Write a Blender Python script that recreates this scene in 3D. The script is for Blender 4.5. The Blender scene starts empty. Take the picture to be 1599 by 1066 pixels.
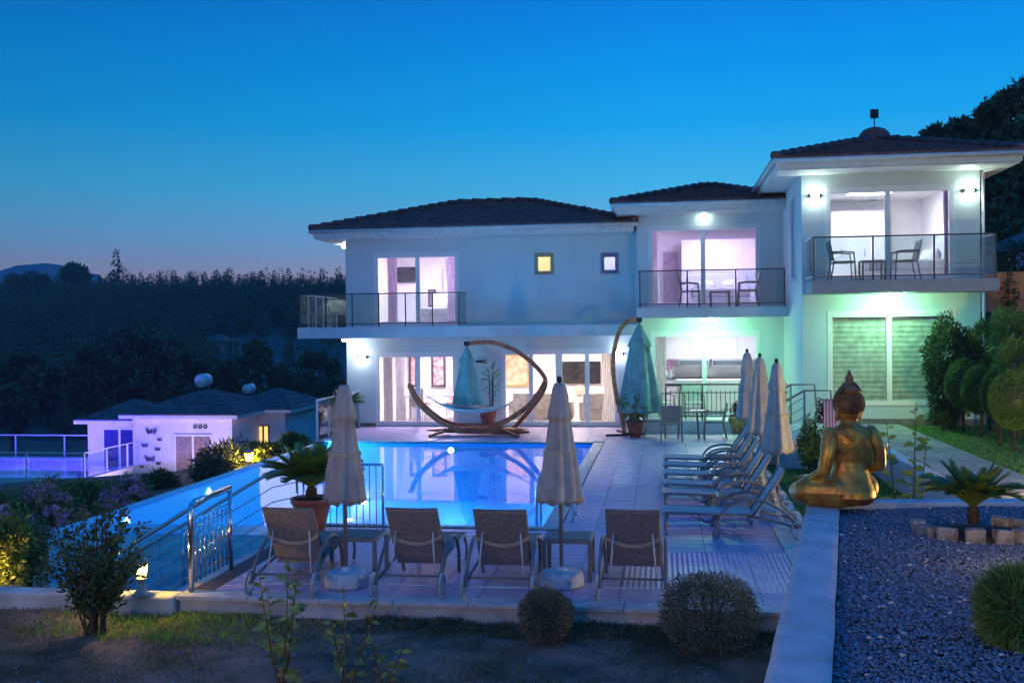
import bpy, math, random
import numpy as np
from mathutils import Matrix, Vector
random.seed(7); RNG = np.random.default_rng(11)
R = math.radians; PI = math.pi
S = bpy.context.scene; COL = S.collection

# ------------------------------------------------------------------ camera
F = 1620.0; YAW = math.atan(237 / F); PIT = -math.atan(19 / F); ROL = 0.011; EYE = 2.75
fw = np.array([-math.sin(YAW) * math.cos(PIT), math.cos(YAW) * math.cos(PIT), math.sin(PIT)])
r0 = np.array([math.cos(YAW), math.sin(YAW), 0.0]); u0 = np.cross(r0, fw)
rt = r0 * math.cos(ROL) - u0 * math.sin(ROL); up = u0 * math.cos(ROL) + r0 * math.sin(ROL)
cd = bpy.data.cameras.new('camera'); cam = bpy.data.objects.new('camera', cd); COL.objects.link(cam)
cd.sensor_width = 36; cd.lens = 36 * F / 1599; cd.clip_end = 9000; cd.clip_start = 0.05
cam.matrix_world = Matrix(((rt[0], up[0], -fw[0], 0), (rt[1], up[1], -fw[1], 0), (rt[2], up[2], -fw[2], EYE), (0, 0, 0, 1)))
S.camera = cam
def ray(px, py): return fw + rt * (px - 799.5) / F - up * (py - 533) / F
def at(px, py, Y):                       # photograph measurement -> point on the plane y = Y
    d = ray(px, py); k = Y / d[1]; return (d[0] * k, Y, EYE + d[2] * k)
def gr(px, py, z=0.0):                   # photograph measurement -> point on the level z
    d = ray(px, py); k = (z - EYE) / d[2]; return (d[0] * k, d[1] * k, z)

# ------------------------------------------------------------------ world (dusk)
w = bpy.data.worlds.new('World'); S.world = w; w.use_nodes = True
nt = w.node_tree; nt.nodes.clear()
out = nt.nodes.new('ShaderNodeOutputWorld'); bg = nt.nodes.new('ShaderNodeBackground')
tc = nt.nodes.new('ShaderNodeTexCoord'); sp = nt.nodes.new('ShaderNodeSeparateXYZ')
nt.links.new(tc.outputs['Generated'], sp.inputs[0])
rp = nt.nodes.new('ShaderNodeValToRGB'); nt.links.new(sp.outputs['Z'], rp.inputs[0])
stops = [(0.0, (0.15, 0.14, 0.22)), (0.046, (0.18, 0.165, 0.26)), (0.06, (0.139, 0.179, 0.298)), (0.085, (0.085, 0.21, 0.38)), (0.131, (0.030, 0.235, 0.425)),
         (0.19, (0.0036, 0.19, 0.445)), (0.247, (0.0005, 0.15, 0.425)), (0.32, (0.0005, 0.095, 0.37)), (0.6, (0.0005, 0.09, 0.36)), (1.0, (0.0005, 0.085, 0.345))]
el = rp.color_ramp.elements
el[0].position, el[0].color = stops[0][0], (*stops[0][1], 1)
el[1].position, el[1].color = stops[-1][0], (*stops[-1][1], 1)
for p, c in stops[1:-1]:
    e = el.new(p); e.color = (*c, 1)
sky = nt.nodes.new('ShaderNodeTexSky'); sky.sky_type = 'NISHITA'; sky.sun_disc = False
sky.sun_elevation = R(-2.0); sky.sun_rotation = R(-12)
ad = nt.nodes.new('ShaderNodeMixRGB'); ad.blend_type = 'ADD'; ad.inputs[0].default_value = 0.003
nt.links.new(rp.outputs[0], ad.inputs[1]); nt.links.new(sky.outputs[0], ad.inputs[2])
azm = nt.nodes.new('ShaderNodeMapRange'); azm.inputs[1].default_value = -0.62; azm.inputs[2].default_value = 0.0; azm.inputs[3].default_value = 0.62; azm.inputs[4].default_value = 1.03
nt.links.new(sp.outputs['X'], azm.inputs[0]); azs = nt.nodes.new('ShaderNodeVectorMath'); azs.operation = 'SCALE'
nt.links.new(ad.outputs[0], azs.inputs[0]); nt.links.new(azm.outputs[0], azs.inputs['Scale'])
nt.links.new(azs.outputs[0], bg.inputs[0]); bg.inputs[1].default_value = 0.76
nt.links.new(bg.outputs[0], out.inputs[0])
# last glow of the set sun
sd = bpy.data.lights.new('sun', 'SUN'); sd.energy = 0.04; sd.angle = R(20); sd.color = (1, 0.75, 0.7)
so = bpy.data.objects.new('sun', sd); COL.objects.link(so); so.rotation_euler = (R(-82), 0, R(12)); so.location = (0, 60, 60)
S.view_settings.view_transform = 'Standard'; S.view_settings.look = 'None'
S.view_settings.exposure = 1.35; S.view_settings.gamma = 1; S.view_settings.use_curve_mapping = False
S.cycles.use_denoising = True; S.cycles.max_bounces = 8; S.cycles.diffuse_bounces = 4; S.cycles.glossy_bounces = 4
S.cycles.transmission_bounces = 6; S.cycles.transparent_max_bounces = 24; S.cycles.sample_clamp_indirect = 4
S.cycles.caustics_reflective = False; S.cycles.caustics_refractive = False; S.cycles.use_light_tree = True

# ------------------------------------------------------------------ materials
M = {}
def mat(name, col, rough=0.6, metal=0.0, var=0.12, scale=6.0, bump=0.0, bscale=60.0, island=0.0, orand=0.0, col2=None, spec=0.5, trans=0.0):
    m = bpy.data.materials.new(name); m.use_nodes = True; n = m.node_tree; b = n.nodes['Principled BSDF']
    b.inputs['Roughness'].default_value = rough; b.inputs['Metallic'].default_value = metal
    b.inputs['Specular IOR Level'].default_value = spec
    t = n.nodes.new('ShaderNodeTexCoord'); nz = n.nodes.new('ShaderNodeTexNoise'); nz.inputs['Scale'].default_value = scale
    nz.inputs['Detail'].default_value = 6; n.links.new(t.outputs['Object'], nz.inputs['Vector'])
    mx = n.nodes.new('ShaderNodeMixRGB'); c2 = col2 or tuple(c * (1 - 3 * var) for c in col)
    mx.inputs[1].default_value = (*[min(1, c * (1 + var)) for c in col], 1); mx.inputs[2].default_value = (*[max(0, c) for c in c2], 1)
    rm = n.nodes.new('ShaderNodeMapRange'); rm.inputs[1].default_value = 0.35; rm.inputs[2].default_value = 0.7
    n.links.new(nz.outputs['Fac'], rm.inputs[0]); n.links.new(rm.outputs[0], mx.inputs[0])
    last = mx.outputs[0]
    if island or orand:
        if island:
            g = n.nodes.new('ShaderNodeNewGeometry'); src = g.outputs['Random Per Island']; k = island
        else:
            g = n.nodes.new('ShaderNodeObjectInfo'); src = g.outputs['Random']; k = orand
        mr = n.nodes.new('ShaderNodeMapRange'); mr.inputs[3].default_value = 1 - k; mr.inputs[4].default_value = 1 + k
        n.links.new(src, mr.inputs[0])
        vm = n.nodes.new('ShaderNodeVectorMath'); vm.operation = 'SCALE'
        n.links.new(last, vm.inputs[0]); n.links.new(mr.outputs[0], vm.inputs['Scale']); last = vm.outputs[0]
    n.links.new(last, b.inputs['Base Color'])
    if bump:
        n2 = n.nodes.new('ShaderNodeTexNoise'); n2.inputs['Scale'].default_value = bscale; n2.inputs['Detail'].default_value = 4
        n.links.new(t.outputs['Object'], n2.inputs['Vector'])
        bp = n.nodes.new('ShaderNodeBump'); bp.inputs['Strength'].default_value = bump; bp.inputs['Distance'].default_value = 0.02
        n.links.new(n2.outputs['Fac'], bp.inputs['Height']); n.links.new(bp.outputs[0], b.inputs['Normal'])
    if trans:
        tr = n.nodes.new('ShaderNodeBsdfTranslucent'); n.links.new(last, tr.inputs[0]); ms = n.nodes.new('ShaderNodeMixShader')
        ms.inputs[0].default_value = trans; n.links.new(b.outputs[0], ms.inputs[1]); n.links.new(tr.outputs[0], ms.inputs[2])
        n.links.new(ms.outputs[0], n.nodes['Material Output'].inputs[0])
    M[name] = m; return m
def emis(name, col, st):
    if name.startswith('room_'): st *= 2.3
    if name in ('lamp_white', 'lamp_blue'): st *= 1.1
    if name == 'lamp_green': st *= 2.5
    m = bpy.data.materials.new(name); m.use_nodes = True; n = m.node_tree; n.nodes.remove(n.nodes['Principled BSDF'])
    e = n.nodes.new('ShaderNodeEmission'); e.inputs[0].default_value = (*col, 1); e.inputs[1].default_value = st
    n.links.new(e.outputs[0], n.nodes['Material Output'].inputs[0]); M[name] = m; return m
def glassy(name, tint, refl=1.0, base=0.04):
    m = bpy.data.materials.new(name); m.use_nodes = True; n = m.node_tree; n.nodes.remove(n.nodes['Principled BSDF'])
    t = n.nodes.new('ShaderNodeBsdfTransparent'); t.inputs[0].default_value = (*tint, 1)
    g = n.nodes.new('ShaderNodeBsdfGlossy'); g.inputs['Roughness'].default_value = 0.01
    lwt = n.nodes.new('ShaderNodeLayerWeight'); pw = n.nodes.new('ShaderNodeMath'); pw.operation = 'POWER'; pw.inputs[1].default_value = 5; n.links.new(lwt.outputs['Facing'], pw.inputs[0])
    mu = n.nodes.new('ShaderNodeMath'); mu.operation = 'MULTIPLY_ADD'; mu.inputs[1].default_value = (1 - base) * refl; mu.inputs[2].default_value = base * refl; n.links.new(pw.outputs[0], mu.inputs[0])
    m['glossy'] = g.name
    ms = n.nodes.new('ShaderNodeMixShader'); n.links.new(mu.outputs[0], ms.inputs[0]); n.links.new(t.outputs[0], ms.inputs[1]); n.links.new(g.outputs[0], ms.inputs[2])
    n.links.new(ms.outputs[0], n.nodes['Material Output'].inputs[0]); M[name] = m; return m
def stripes(name, c1, c2, freq, axis='Z', rough=0.6, duty=0.5, bump=0.0):
    m = mat(name, c1, rough); n = m.node_tree; b = n.nodes['Principled BSDF']
    t = n.nodes.new('ShaderNodeTexCoord'); s = n.nodes.new('ShaderNodeSeparateXYZ'); n.links.new(t.outputs['Object'], s.inputs[0])
    a = n.nodes.new('ShaderNodeMath'); a.operation = 'MULTIPLY'; a.inputs[1].default_value = freq; n.links.new(s.outputs[axis], a.inputs[0])
    fr = n.nodes.new('ShaderNodeMath'); fr.operation = 'FRACT'; n.links.new(a.outputs[0], fr.inputs[0])
    g = n.nodes.new('ShaderNodeMath'); g.operation = 'GREATER_THAN'; g.inputs[1].default_value = duty; n.links.new(fr.outputs[0], g.inputs[0])
    mx = n.nodes.new('ShaderNodeMixRGB'); mx.inputs[1].default_value = (*c1, 1); mx.inputs[2].default_value = (*c2, 1)
    n.links.new(g.outputs[0], mx.inputs[0]); n.links.new(mx.outputs[0], b.inputs['Base Color'])
    if bump:
        bp = n.nodes.new('ShaderNodeBump'); bp.inputs['Strength'].default_value = bump; bp.inputs['Distance'].default_value = 0.006
        pg = n.nodes.new('ShaderNodeMath'); pg.operation = 'PINGPONG'; pg.inputs[1].default_value = 0.5; n.links.new(a.outputs[0], pg.inputs[0])
        n.links.new(pg.outputs[0], bp.inputs['Height']); n.links.new(bp.outputs[0], b.inputs['Normal'])
    return m
mat('plaster', (0.62, 0.70, 0.69), 0.85, var=0.015, scale=1.3, bump=0.25, bscale=90)
mat('slab_paint', (0.62, 0.65, 0.66), 0.8, var=0.05, scale=1.5, bump=0.15)
mat('soffit', (0.8, 0.8, 0.78), 0.8, var=0.03)
mat('fascia', (0.72, 0.71, 0.66), 0.5, var=0.04)
mat('plinth', (0.22, 0.2, 0.18), 0.8, var=0.15)
mat('roof_tile', (0.17, 0.085, 0.075), 0.65, var=0.2, scale=3, bump=0.2)
mat('upvc', (0.8, 0.8, 0.8), 0.35, var=0.02)
mat('room_white', (0.82, 0.82, 0.8), 0.8, var=0.02)
mat('room_floor', (0.62, 0.58, 0.52), 0.3, var=0.06, scale=2)
glassy('glass', (0.93, 0.96, 0.95), 1.0)
glassy('rail_glass', (0.80, 0.88, 0.87), 1.1)
mat('rail_metal', (0.09, 0.1, 0.1), 0.4, 0.6, var=0.1)
mat('steel', (0.72, 0.74, 0.76), 0.13, 1.0, var=0.03)
mat('alu', (0.24, 0.21, 0.195), 0.45, 0.2, var=0.06, orand=0.06)
mat('white_metal', (0.7, 0.7, 0.7), 0.4, 0.2, var=0.03)
mat('black_metal', (0.03, 0.03, 0.03), 0.5, 0.5)
mat('sling', (0.30, 0.25, 0.23), 0.85, var=0.1, scale=30, bump=0.5, bscale=220, orand=0.12)
mat('strap', (0.5, 0.42, 0.3), 0.8)
mat('rubber', (0.5, 0.5, 0.5), 0.7)
mat('canvas', (0.50, 0.43, 0.38), 0.9, var=0.08, scale=5, bump=0.25, bscale=150, orand=0.07)
mat('teal_canvas', (0.22, 0.38, 0.35), 0.85, var=0.1, scale=4, bump=0.25, bscale=120)
mat('base_plastic', (0.6, 0.62, 0.64), 0.6, var=0.1, scale=8)
mat('wood', (0.48, 0.105, 0.035), 0.4, var=0.2, scale=7, bump=0.15)
mat('pale_wood', (0.62, 0.24, 0.07), 0.45, var=0.2, scale=7, bump=0.15)
mat('terracotta', (0.30, 0.085, 0.05), 0.55, var=0.12, scale=6, bump=0.15)
mat('urn', (0.5, 0.3, 0.12), 0.5, var=0.2, scale=8)
mat('soil', (0.05, 0.035, 0.025), 0.95, var=0.3, scale=20, bump=0.8, bscale=60)
mat('hammock', (0.75, 0.73, 0.72), 0.9, var=0.05, bump=0.3)
mat('gold', (0.60, 0.33, 0.06), 0.36, 0.55, var=0.18, scale=9, bump=0.2, bscale=45, col2=(0.36, 0.13, 0.03))
mat('dark_gold', (0.30, 0.16, 0.06), 0.5, 0.4, var=0.25, scale=12, bump=0.2)
mat('render_wall', (0.66, 0.67, 0.68), 0.92, var=0.08, scale=4, bump=0.9, bscale=70)
mat('garden_wall', (0.58, 0.56, 0.53), 0.9, var=0.13, scale=2.5, bump=0.5, bscale=50)
mat('coping', (0.56, 0.55, 0.54), 0.5, var=0.1, scale=5, bump=0.1, orand=0.05)
mat('grout', (0.10, 0.09, 0.10), 0.9)
stripes('deck_tile', (0.70, 0.52, 0.72), (0.32, 0.23, 0.34), 1 / 0.0598, 'Y', 0.42, 0.55, 1.0)  # lilac spill of the room lights is mixed into this tile colour
mat('smooth_tile', (0.66, 0.48, 0.68), 0.38, var=0.1, scale=5, orand=0.07)  # same lilac room-light tint put into the plain tiles
mat('pool_tile', (0.05, 0.58, 0.92), 0.25, var=0.07, scale=3, orand=0.06)
mat('pool_grout', (0.6, 0.78, 0.85), 0.6)
mat('pool_basin', (0.025, 0.38, 0.82), 0.5, var=0.03, scale=1.0)
mat('paving', (0.42, 0.34, 0.30), 0.75, var=0.15, scale=5, bump=0.3, orand=0.18)
mat('lawn_soil', (0.06, 0.13, 0.02), 0.95, var=0.25, scale=12, bump=0.6)
mat('earth', (0.25, 0.15, 0.11), 0.95, var=0.3, scale=2.2, bump=0.9, bscale=25, col2=(0.05, 0.055, 0.025))
mat('grass', (0.18, 0.38, 0.05), 0.8, island=0.5, trans=0.25)
mat('dry_grass', (0.12, 0.125, 0.05), 0.85, island=0.6, trans=0.2)
mat('gravel', (0.20, 0.25, 0.32), 0.85, var=0.2, scale=40, island=0.42)
mat('gravel_bed', (0.12, 0.115, 0.11), 0.95, var=0.3, scale=60, bump=1.0, bscale=90)
mat('edge_stone', (0.34, 0.32, 0.29), 0.85, var=0.2, scale=14, bump=0.6, orand=0.15)
mat('hill', (0.10, 0.085, 0.07), 0.95, var=0.25, scale=0.05, col2=(0.06, 0.06, 0.04))
mat('mountain', (0.16, 0.2, 0.25), 0.95, var=0.1, scale=0.004)
mat('pine', (0.09, 0.14, 0.06), 0.9, island=0.4, orand=0.25)
mat('bark', (0.07, 0.05, 0.035), 0.9, var=0.2, scale=8, bump=0.5)
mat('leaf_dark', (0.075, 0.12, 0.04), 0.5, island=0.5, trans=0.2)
mat('leaf_mid', (0.12, 0.22, 0.06), 0.5, island=0.5, trans=0.25)
mat('leaf_olive', (0.09, 0.13, 0.07), 0.55, island=0.45, trans=0.2)
mat('leaf_yellow', (0.2, 0.26, 0.05), 0.5, island=0.4, trans=0.3)
mat('leaf_lavender', (0.19, 0.21, 0.14), 0.8, island=0.45, trans=0.1)
mat('leaf_topiary', (0.15, 0.26, 0.055), 0.7, island=0.5, trans=0.15)
mat('leaf_cycad', (0.13, 0.22, 0.04), 0.4, island=0.3, trans=0.15)
mat('leaf_broad', (0.26, 0.36, 0.1), 0.35, var=0.15, scale=15, orand=0.3, trans=0.25)
mat('red_stem', (0.16, 0.07, 0.035), 0.6)
mat('flower_pink', (0.98, 0.5, 0.68), 0.6, island=0.3, trans=0.3)
mat('flower_red', (0.16, 0.03, 0.05), 0.7, island=0.4)
mat('lantern_body', (0.5, 0.47, 0.4), 0.5, 0.1)
# lamps
emis('lamp_white', (0.76, 1.0, 0.93), 27); emis('lamp_blue', (0.62, 0.74, 1.0), 26); emis('lamp_green', (0.36, 1.0, 0.52), 46)
emis('lamp_soft', (0.85, 0.95, 1.0), 30); emis('lamp_yellow', (1.0, 0.72, 0.12), 60)
emis('lamp_warm', (1.0, 0.6, 0.2), 70); emis('lamp_pool', (0.08, 0.58, 1.0), 900); emis('lamp_purple', (0.14, 0.10, 1.0), 160)
emis('room_lav', (0.80, 0.62, 1.0), 18); emis('room_peach', (1.0, 0.76, 0.70), 15); emis('room_cool', (0.86, 0.83, 1.0), 7.2)
emis('room_violet', (0.74, 0.55, 1.0), 9.5); emis('room_gold', (1.0, 0.78, 0.38), 4); emis('room_blue', (0.55, 0.5, 1.0), 4.5)
emis('led_purple', (0.42, 0.12, 1.0), 5); emis('lamp_bed', (1.0, 0.75, 0.4), 12); emis('room_dim', (0.9, 1.0, 0.85), 2.2)

# ------------------------------------------------------------------ mesh helpers
class MB:
    def __init__(s): s.v = []; s.f = []
    def add(s, vs, fs):
        b = len(s.v); s.v += [tuple(p) for p in vs]; s.f += [tuple(b + i for i in f) for f in fs]; return s
    def box(s, x0, x1, y0, y1, z0, z1):
        return s.add([(x0, y0, z0), (x1, y0, z0), (x1, y1, z0), (x0, y1, z0), (x0, y0, z1), (x1, y0, z1), (x1, y1, z1), (x0, y1, z1)],
                     [(0, 3, 2, 1), (4, 5, 6, 7), (0, 1, 5, 4), (1, 2, 6, 5), (2, 3, 7, 6), (3, 0, 4, 7)])
    def beam(s, a, b, wx, wz):              # rectangular bar from a to b
        a = Vector(a); b = Vector(b); d = (b - a).normalized(); u = Vector((0, 0, 1)) if abs(d.z) < 0.95 else Vector((0, 1, 0))
        r = d.cross(u).normalized() * wx / 2; q = r.cross(d).normalized() * wz / 2
        vs = [a - r - q, a + r - q, a + r + q, a - r + q, b - r - q, b + r - q, b + r + q, b - r + q]
        return s.add(vs, [(0, 1, 2, 3), (7, 6, 5, 4), (0, 4, 5, 1), (1, 5, 6, 2), (2, 6, 7, 3), (3, 7, 4, 0)])
    def tube(s, pts, rad, n=8, cap=True, flat=1.0):
        pts = [Vector(p) for p in pts]; m = len(pts); rad = rad if isinstance(rad, (list, tuple)) else [rad] * m
        b = len(s.v); prev = None
        for i, p in enumerate(pts):
            d = (pts[min(i + 1, m - 1)] - pts[max(i - 1, 0)]).normalized()
            if prev is None: prev = d.cross(Vector((0, 0, 1)) if abs(d.z) < 0.9 else Vector((0, 1, 0))).normalized()
            r = (prev - d * prev.dot(d)).normalized(); prev = r; q = d.cross(r)
            for k in range(n):
                t = 2 * PI * k / n; s.v.append(tuple(p + (r * math.cos(t) + q * math.sin(t) * flat) * rad[i]))
        for i in range(m - 1):
            for k in range(n):
                k2 = (k + 1) % n; s.f.append((b + i * n + k, b + i * n + k2, b + (i + 1) * n + k2, b + (i + 1) * n + k))
        if cap: s.f.append(tuple(b + k for k in range(n))[::-1]); s.f.append(tuple(b + (m - 1) * n + k for k in range(n)))
        return s
    def lathe(s, prof, n=20, c=(0, 0, 0), ripple=None, cap=True):
        b = len(s.v); m = len(prof)
        for i, (r, z) in enumerate(prof):
            for k in range(n):
                t = 2 * PI * k / n; q = r * (ripple(t, i / (m - 1)) if ripple else 1)
                s.v.append((c[0] + q * math.cos(t), c[1] + q * math.sin(t), c[2] + z))
        for i in range(m - 1):
            for k in range(n):
                k2 = (k + 1) % n; s.f.append((b + i * n + k, b + i * n + k2, b + (i + 1) * n + k2, b + (i + 1) * n + k))
        if cap: s.f.append(tuple(b + k for k in range(n))[::-1]); s.f.append(tuple(b + (m - 1) * n + k for k in range(n)))
        return s
    def ball(s, c, r, n=12, sx=1, sy=1, sz=1):
        prof = [(math.sin(PI * i / (n // 2)) * r + 1e-4, -math.cos(PI * i / (n // 2)) * r * sz) for i in range(n // 2 + 1)]
        b = len(s.v); s.lathe(prof, n, (0, 0, 0))
        for i in range(b, len(s.v)): x, y, z = s.v[i]; s.v[i] = (c[0] + x * sx, c[1] + y * sy, c[2] + z)
        return s
    def mesh(s, name, m, smooth=False):
        me = bpy.data.meshes.new(name); me.from_pydata(s.v, [], s.f); me.materials.append(M[m] if isinstance(m, str) else m)
        if smooth: me.polygons.foreach_set('use_smooth', [True] * len(me.polygons))
        me.update(); return me
    def build(s, name, m, parent=None, smooth=False, bevel=0.0):
        return link(name, s.mesh(name, m, smooth), parent, bevel)
WORLD_OFF = {}                               # roots whose parts are modelled in world coordinates
def link(name, me, parent=None, bevel=0.0):
    o = bpy.data.objects.new(name, me); COL.objects.link(o)
    if parent is not None:
        o.parent = parent
        if parent.name in WORLD_OFF: o.location = -WORLD_OFF[parent.name]
    if bevel:
        b = o.modifiers.new('bevel', 'BEVEL'); b.width = bevel; b.segments = 2; b.limit_method = 'ANGLE'
    return o
def tag(o, label=None, cat=None, group=None, kind=None):
    if label: o['label'] = label
    if cat: o['category'] = cat
    if group: o['group'] = group
    if kind: o['kind'] = kind
    return o
def thing(name, label, cat, loc=(0, 0, 0), rz=0.0, group=None, world=False, scale=None):
    o = bpy.data.objects.new(name, None); COL.objects.link(o); o.location = loc; o.rotation_euler = (0, 0, rz)
    o.empty_display_size = 0.2
    if scale: o.scale = (scale,) * 3
    if world: WORLD_OFF[o.name] = Vector(loc)
    return tag(o, label, cat, group)
def dup(root, loc, rz=0.0, label=None, group=None, scale=None):
    def cp(o, par):
        c = o.copy(); COL.objects.link(c); c.parent = par
        for ch in KIDS.get(o.name, list(o.children)): cp(ch, c)
        return c
    c = cp(root, None); c.location = loc; c.rotation_euler = (0, 0, rz)
    if scale: c.scale = (scale,) * 3
    if label: c['label'] = label
    if group: c['group'] = group
    return c
KIDS = {}
def struct(o, label=None): o['kind'] = 'structure'; return tag(o, label)
def np_mesh(name, V, Fq, m, smooth=False):
    me = bpy.data.meshes.new(name); V = np.asarray(V, np.float32); Fq = np.asarray(Fq, np.int32); k = Fq.shape[1]
    me.vertices.add(len(V)); me.vertices.foreach_set('co', V.ravel())
    me.loops.add(Fq.size); me.loops.foreach_set('vertex_index', Fq.ravel())
    me.polygons.add(len(Fq)); me.polygons.foreach_set('loop_start', np.arange(0, Fq.size, k)); me.polygons.foreach_set('loop_total', np.full(len(Fq), k))
    if smooth: me.polygons.foreach_set('use_smooth', np.ones(len(Fq), bool))
    me.materials.append(M[m]); me.update(calc_edges=True); me.validate(); return me
def unit(a): return a / (np.linalg.norm(a, axis=1, keepdims=True) + 1e-9)
def leaves(P, D, L, W, rng=RNG, bend=0.12):         # one rhombic, slightly folded leaf for each point
    n = len(P); D = unit(D); A = unit(np.cross(D, unit(rng.normal(size=(n, 3))))); N = np.cross(D, A)
    L = (L * rng.uniform(0.65, 1.25, n))[:, None]; W = (W * rng.uniform(0.7, 1.2, n))[:, None]
    V = np.stack([P, P + D * L * 0.45 + A * W * 0.5 + N * W * bend, P + D * L - N * L * bend, P + D * L * 0.45 - A * W * 0.5 + N * W * bend], 1).reshape(-1, 3)
    return V, np.arange(4 * n).reshape(-1, 4)
def blob(n, c, rad, fill=0.55, lump=0.12, seed=0, k=5.0, flatbot=-1.0):   # points through an uneven ellipsoid and their outward directions
    g = np.random.default_rng(seed); d = unit(g.normal(size=(n, 3)))
    if flatbot > -1: d[:, 2] = np.maximum(d[:, 2], flatbot); 
    ph = g.uniform(0, 6.28, 6)
    lp = 1 + lump * (np.sin(k * d[:, 0] + ph[0]) + np.sin(k * d[:, 1] * 1.3 + ph[1]) + np.sin(k * d[:, 2] * 1.1 + ph[2])) + 0.5 * lump * np.sin(3 * k * d[:, 0] + ph[3]) * np.sin(3 * k * d[:, 2] + ph[4])
    r = (fill + (1 - fill) * g.uniform(0, 1, n) ** 0.6) * lp
    return np.array(c) + d * r[:, None] * np.array(rad), d
def foliage(name, m, parent, P, D, L, W, jitter=0.7, seed=1):
    g = np.random.default_rng(seed); V, Fq = leaves(P, D + jitter * g.normal(size=D.shape), L, W, g)
    return link(name, np_mesh(name, V, Fq, m), parent)
def catmull(pts, n=8):
    p = [Vector(q) for q in pts]; p = [2 * p[0] - p[1]] + p + [2 * p[-1] - p[-2]]; o = []
    for i in range(1, len(p) - 2):
        for k in range(n):
            t = k / n; a, b, c, d = p[i - 1:i + 3]
            o.append(0.5 * ((2 * b) + (c - a) * t + (2 * a - 5 * b + 4 * c - d) * t * t + (3 * b - a - 3 * c + d) * t ** 3))
    return o + [p[-2]]

# ================================================================== SETTING
def sm(t): t = np.clip(t, 0, 1); return t * t * (3 - 2 * t)
def hgt(x, y):
    x = np.asarray(x, float); y = np.asarray(y, float)
    z = np.full(np.broadcast(x, y).shape, -1.3)
    left = sm((-8.8 - x) / 30.0)
    z = z - left * 1.6 - sm((-8.8 - x) / 3) * 0.5 - sm((y - 32) / 30) * (4.3 - 1.0 * left) - sm((y - 60) / 60) * 3.0
    z = z + sm((y - 105) / 255) ** 0.85 * 24.5
    z = z + 0.9 * np.sin(x * 0.045 + 1) * np.sin(y * 0.03) * sm((y - 60) / 80)
    z = z - sm((y - 380) / 150) * 10
    z = z + np.clip((x - 9) * 0.62, 0, 40) * sm((y - 30) / 34) * (1 - 0.0 * left)
    z = np.where((x > -9.3) & (x < 12) & (y < 38), np.minimum(z, -2.7), z)
    z = np.where((x > -54) & (x < -17) & (y > 46) & (y < 66), np.minimum(z, -6.7), z)
    z = np.where((y < 13) & (x > -30), np.minimum(z, -0.75), z)
    return z
nx, ny = 190, 170
gx = np.linspace(-430, 270, nx); gy = np.concatenate([np.linspace(-40, 120, 90), np.linspace(124, 560, ny - 90)])
X, Y = np.meshgrid(gx, gy); Z = hgt(X, Y)
ii, jj = np.meshgrid(np.arange(ny - 1), np.arange(nx - 1), indexing='ij'); q = (ii * nx + jj).ravel()
ground = link('ground', np_mesh('ground', np.stack([X, Y, Z], -1).reshape(-1, 3), np.stack([q, q + 1, q + nx + 1, q + nx], 1), 'hill', True)); struct(ground)
# far mountain and land beyond the ridge
V = []; Fm = []; nm = 60
mx = np.linspace(-2600, -900, nm)
mh = 250 * np.exp(-((mx + 2120) / 250) ** 2) + 62 * np.exp(-((mx + 1500) / 300) ** 2) + 8 * np.sin(mx * 0.013)
for k in range(7):
    t = k / 6
    for i in range(nm): V.append((mx[i], 2600 + 900 * t + 20 * math.sin(i * 1.7 + k), -60 + (mh[i] + 60) * math.sin(PI * min(t * 1.2, 1) * 0.5) * (1 + 0.03 * math.sin(i * 2.3 + k * 1.9))))
for k in range(6):
    for i in range(nm - 1): a = k * nm + i; Fm.append((a, a + 1, a + nm + 1, a + nm))
mo = link('mountain', np_mesh('mountain', V, Fm, 'mountain', True)); struct(mo)

# ---- pool deck with tiles
T = 0.478
deck = MB(); deck.box(-5.05, 1.9, 10.28, 14.3, -0.6, -0.012); deck.box(-1.7, 1.9, 14.3, 29.0, -0.6, -0.012); deck.box(-8.8, -1.7, 25.0, 29.0, -0.6, -0.012)
deck = struct(deck.build('pool_deck', 'grout'))
T2 = T / 2
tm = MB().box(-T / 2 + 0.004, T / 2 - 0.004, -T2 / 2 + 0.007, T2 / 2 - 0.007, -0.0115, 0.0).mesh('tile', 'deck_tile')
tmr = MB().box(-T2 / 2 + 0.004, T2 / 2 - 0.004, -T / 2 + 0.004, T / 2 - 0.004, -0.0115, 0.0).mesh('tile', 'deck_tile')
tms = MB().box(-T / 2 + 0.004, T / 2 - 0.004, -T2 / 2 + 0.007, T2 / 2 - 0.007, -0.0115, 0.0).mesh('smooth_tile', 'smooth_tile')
cells = []
for j in range(0, 80):
    for i in range(-19, 4):
        x = (i + 0.5) * T; y = 10.46 + (j + 0.5) * T2
        if x > 1.66 or x < -8.75 or y > 28.9: continue
        if y < 14.2 and x < -5.0: continue
        if 14.05 < y < 25.25 and x < -1.45: continue
        smooth = (x < -1.3 and y > 13.6 and y < 25.9) or (-0.95 > x > -1.45 and y > 14) or x < -1.5 and 25 < y < 25.8
        rot = PI / 2 if (10.94 < y < 12.8 and x > -0.3) else 0
        cells.append((y, x, smooth, rot))
cells.sort()
far = MB()
for k, (y, x, s, rot) in enumerate(cells):
    if k < 300:
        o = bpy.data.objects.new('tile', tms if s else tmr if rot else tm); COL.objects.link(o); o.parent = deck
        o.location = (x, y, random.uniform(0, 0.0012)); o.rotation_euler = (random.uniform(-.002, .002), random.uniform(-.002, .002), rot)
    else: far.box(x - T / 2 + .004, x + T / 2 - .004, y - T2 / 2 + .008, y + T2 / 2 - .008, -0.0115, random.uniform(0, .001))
o = far.build('tile', 'smooth_tile', deck); o['kind'] = 'stuff'
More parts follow.
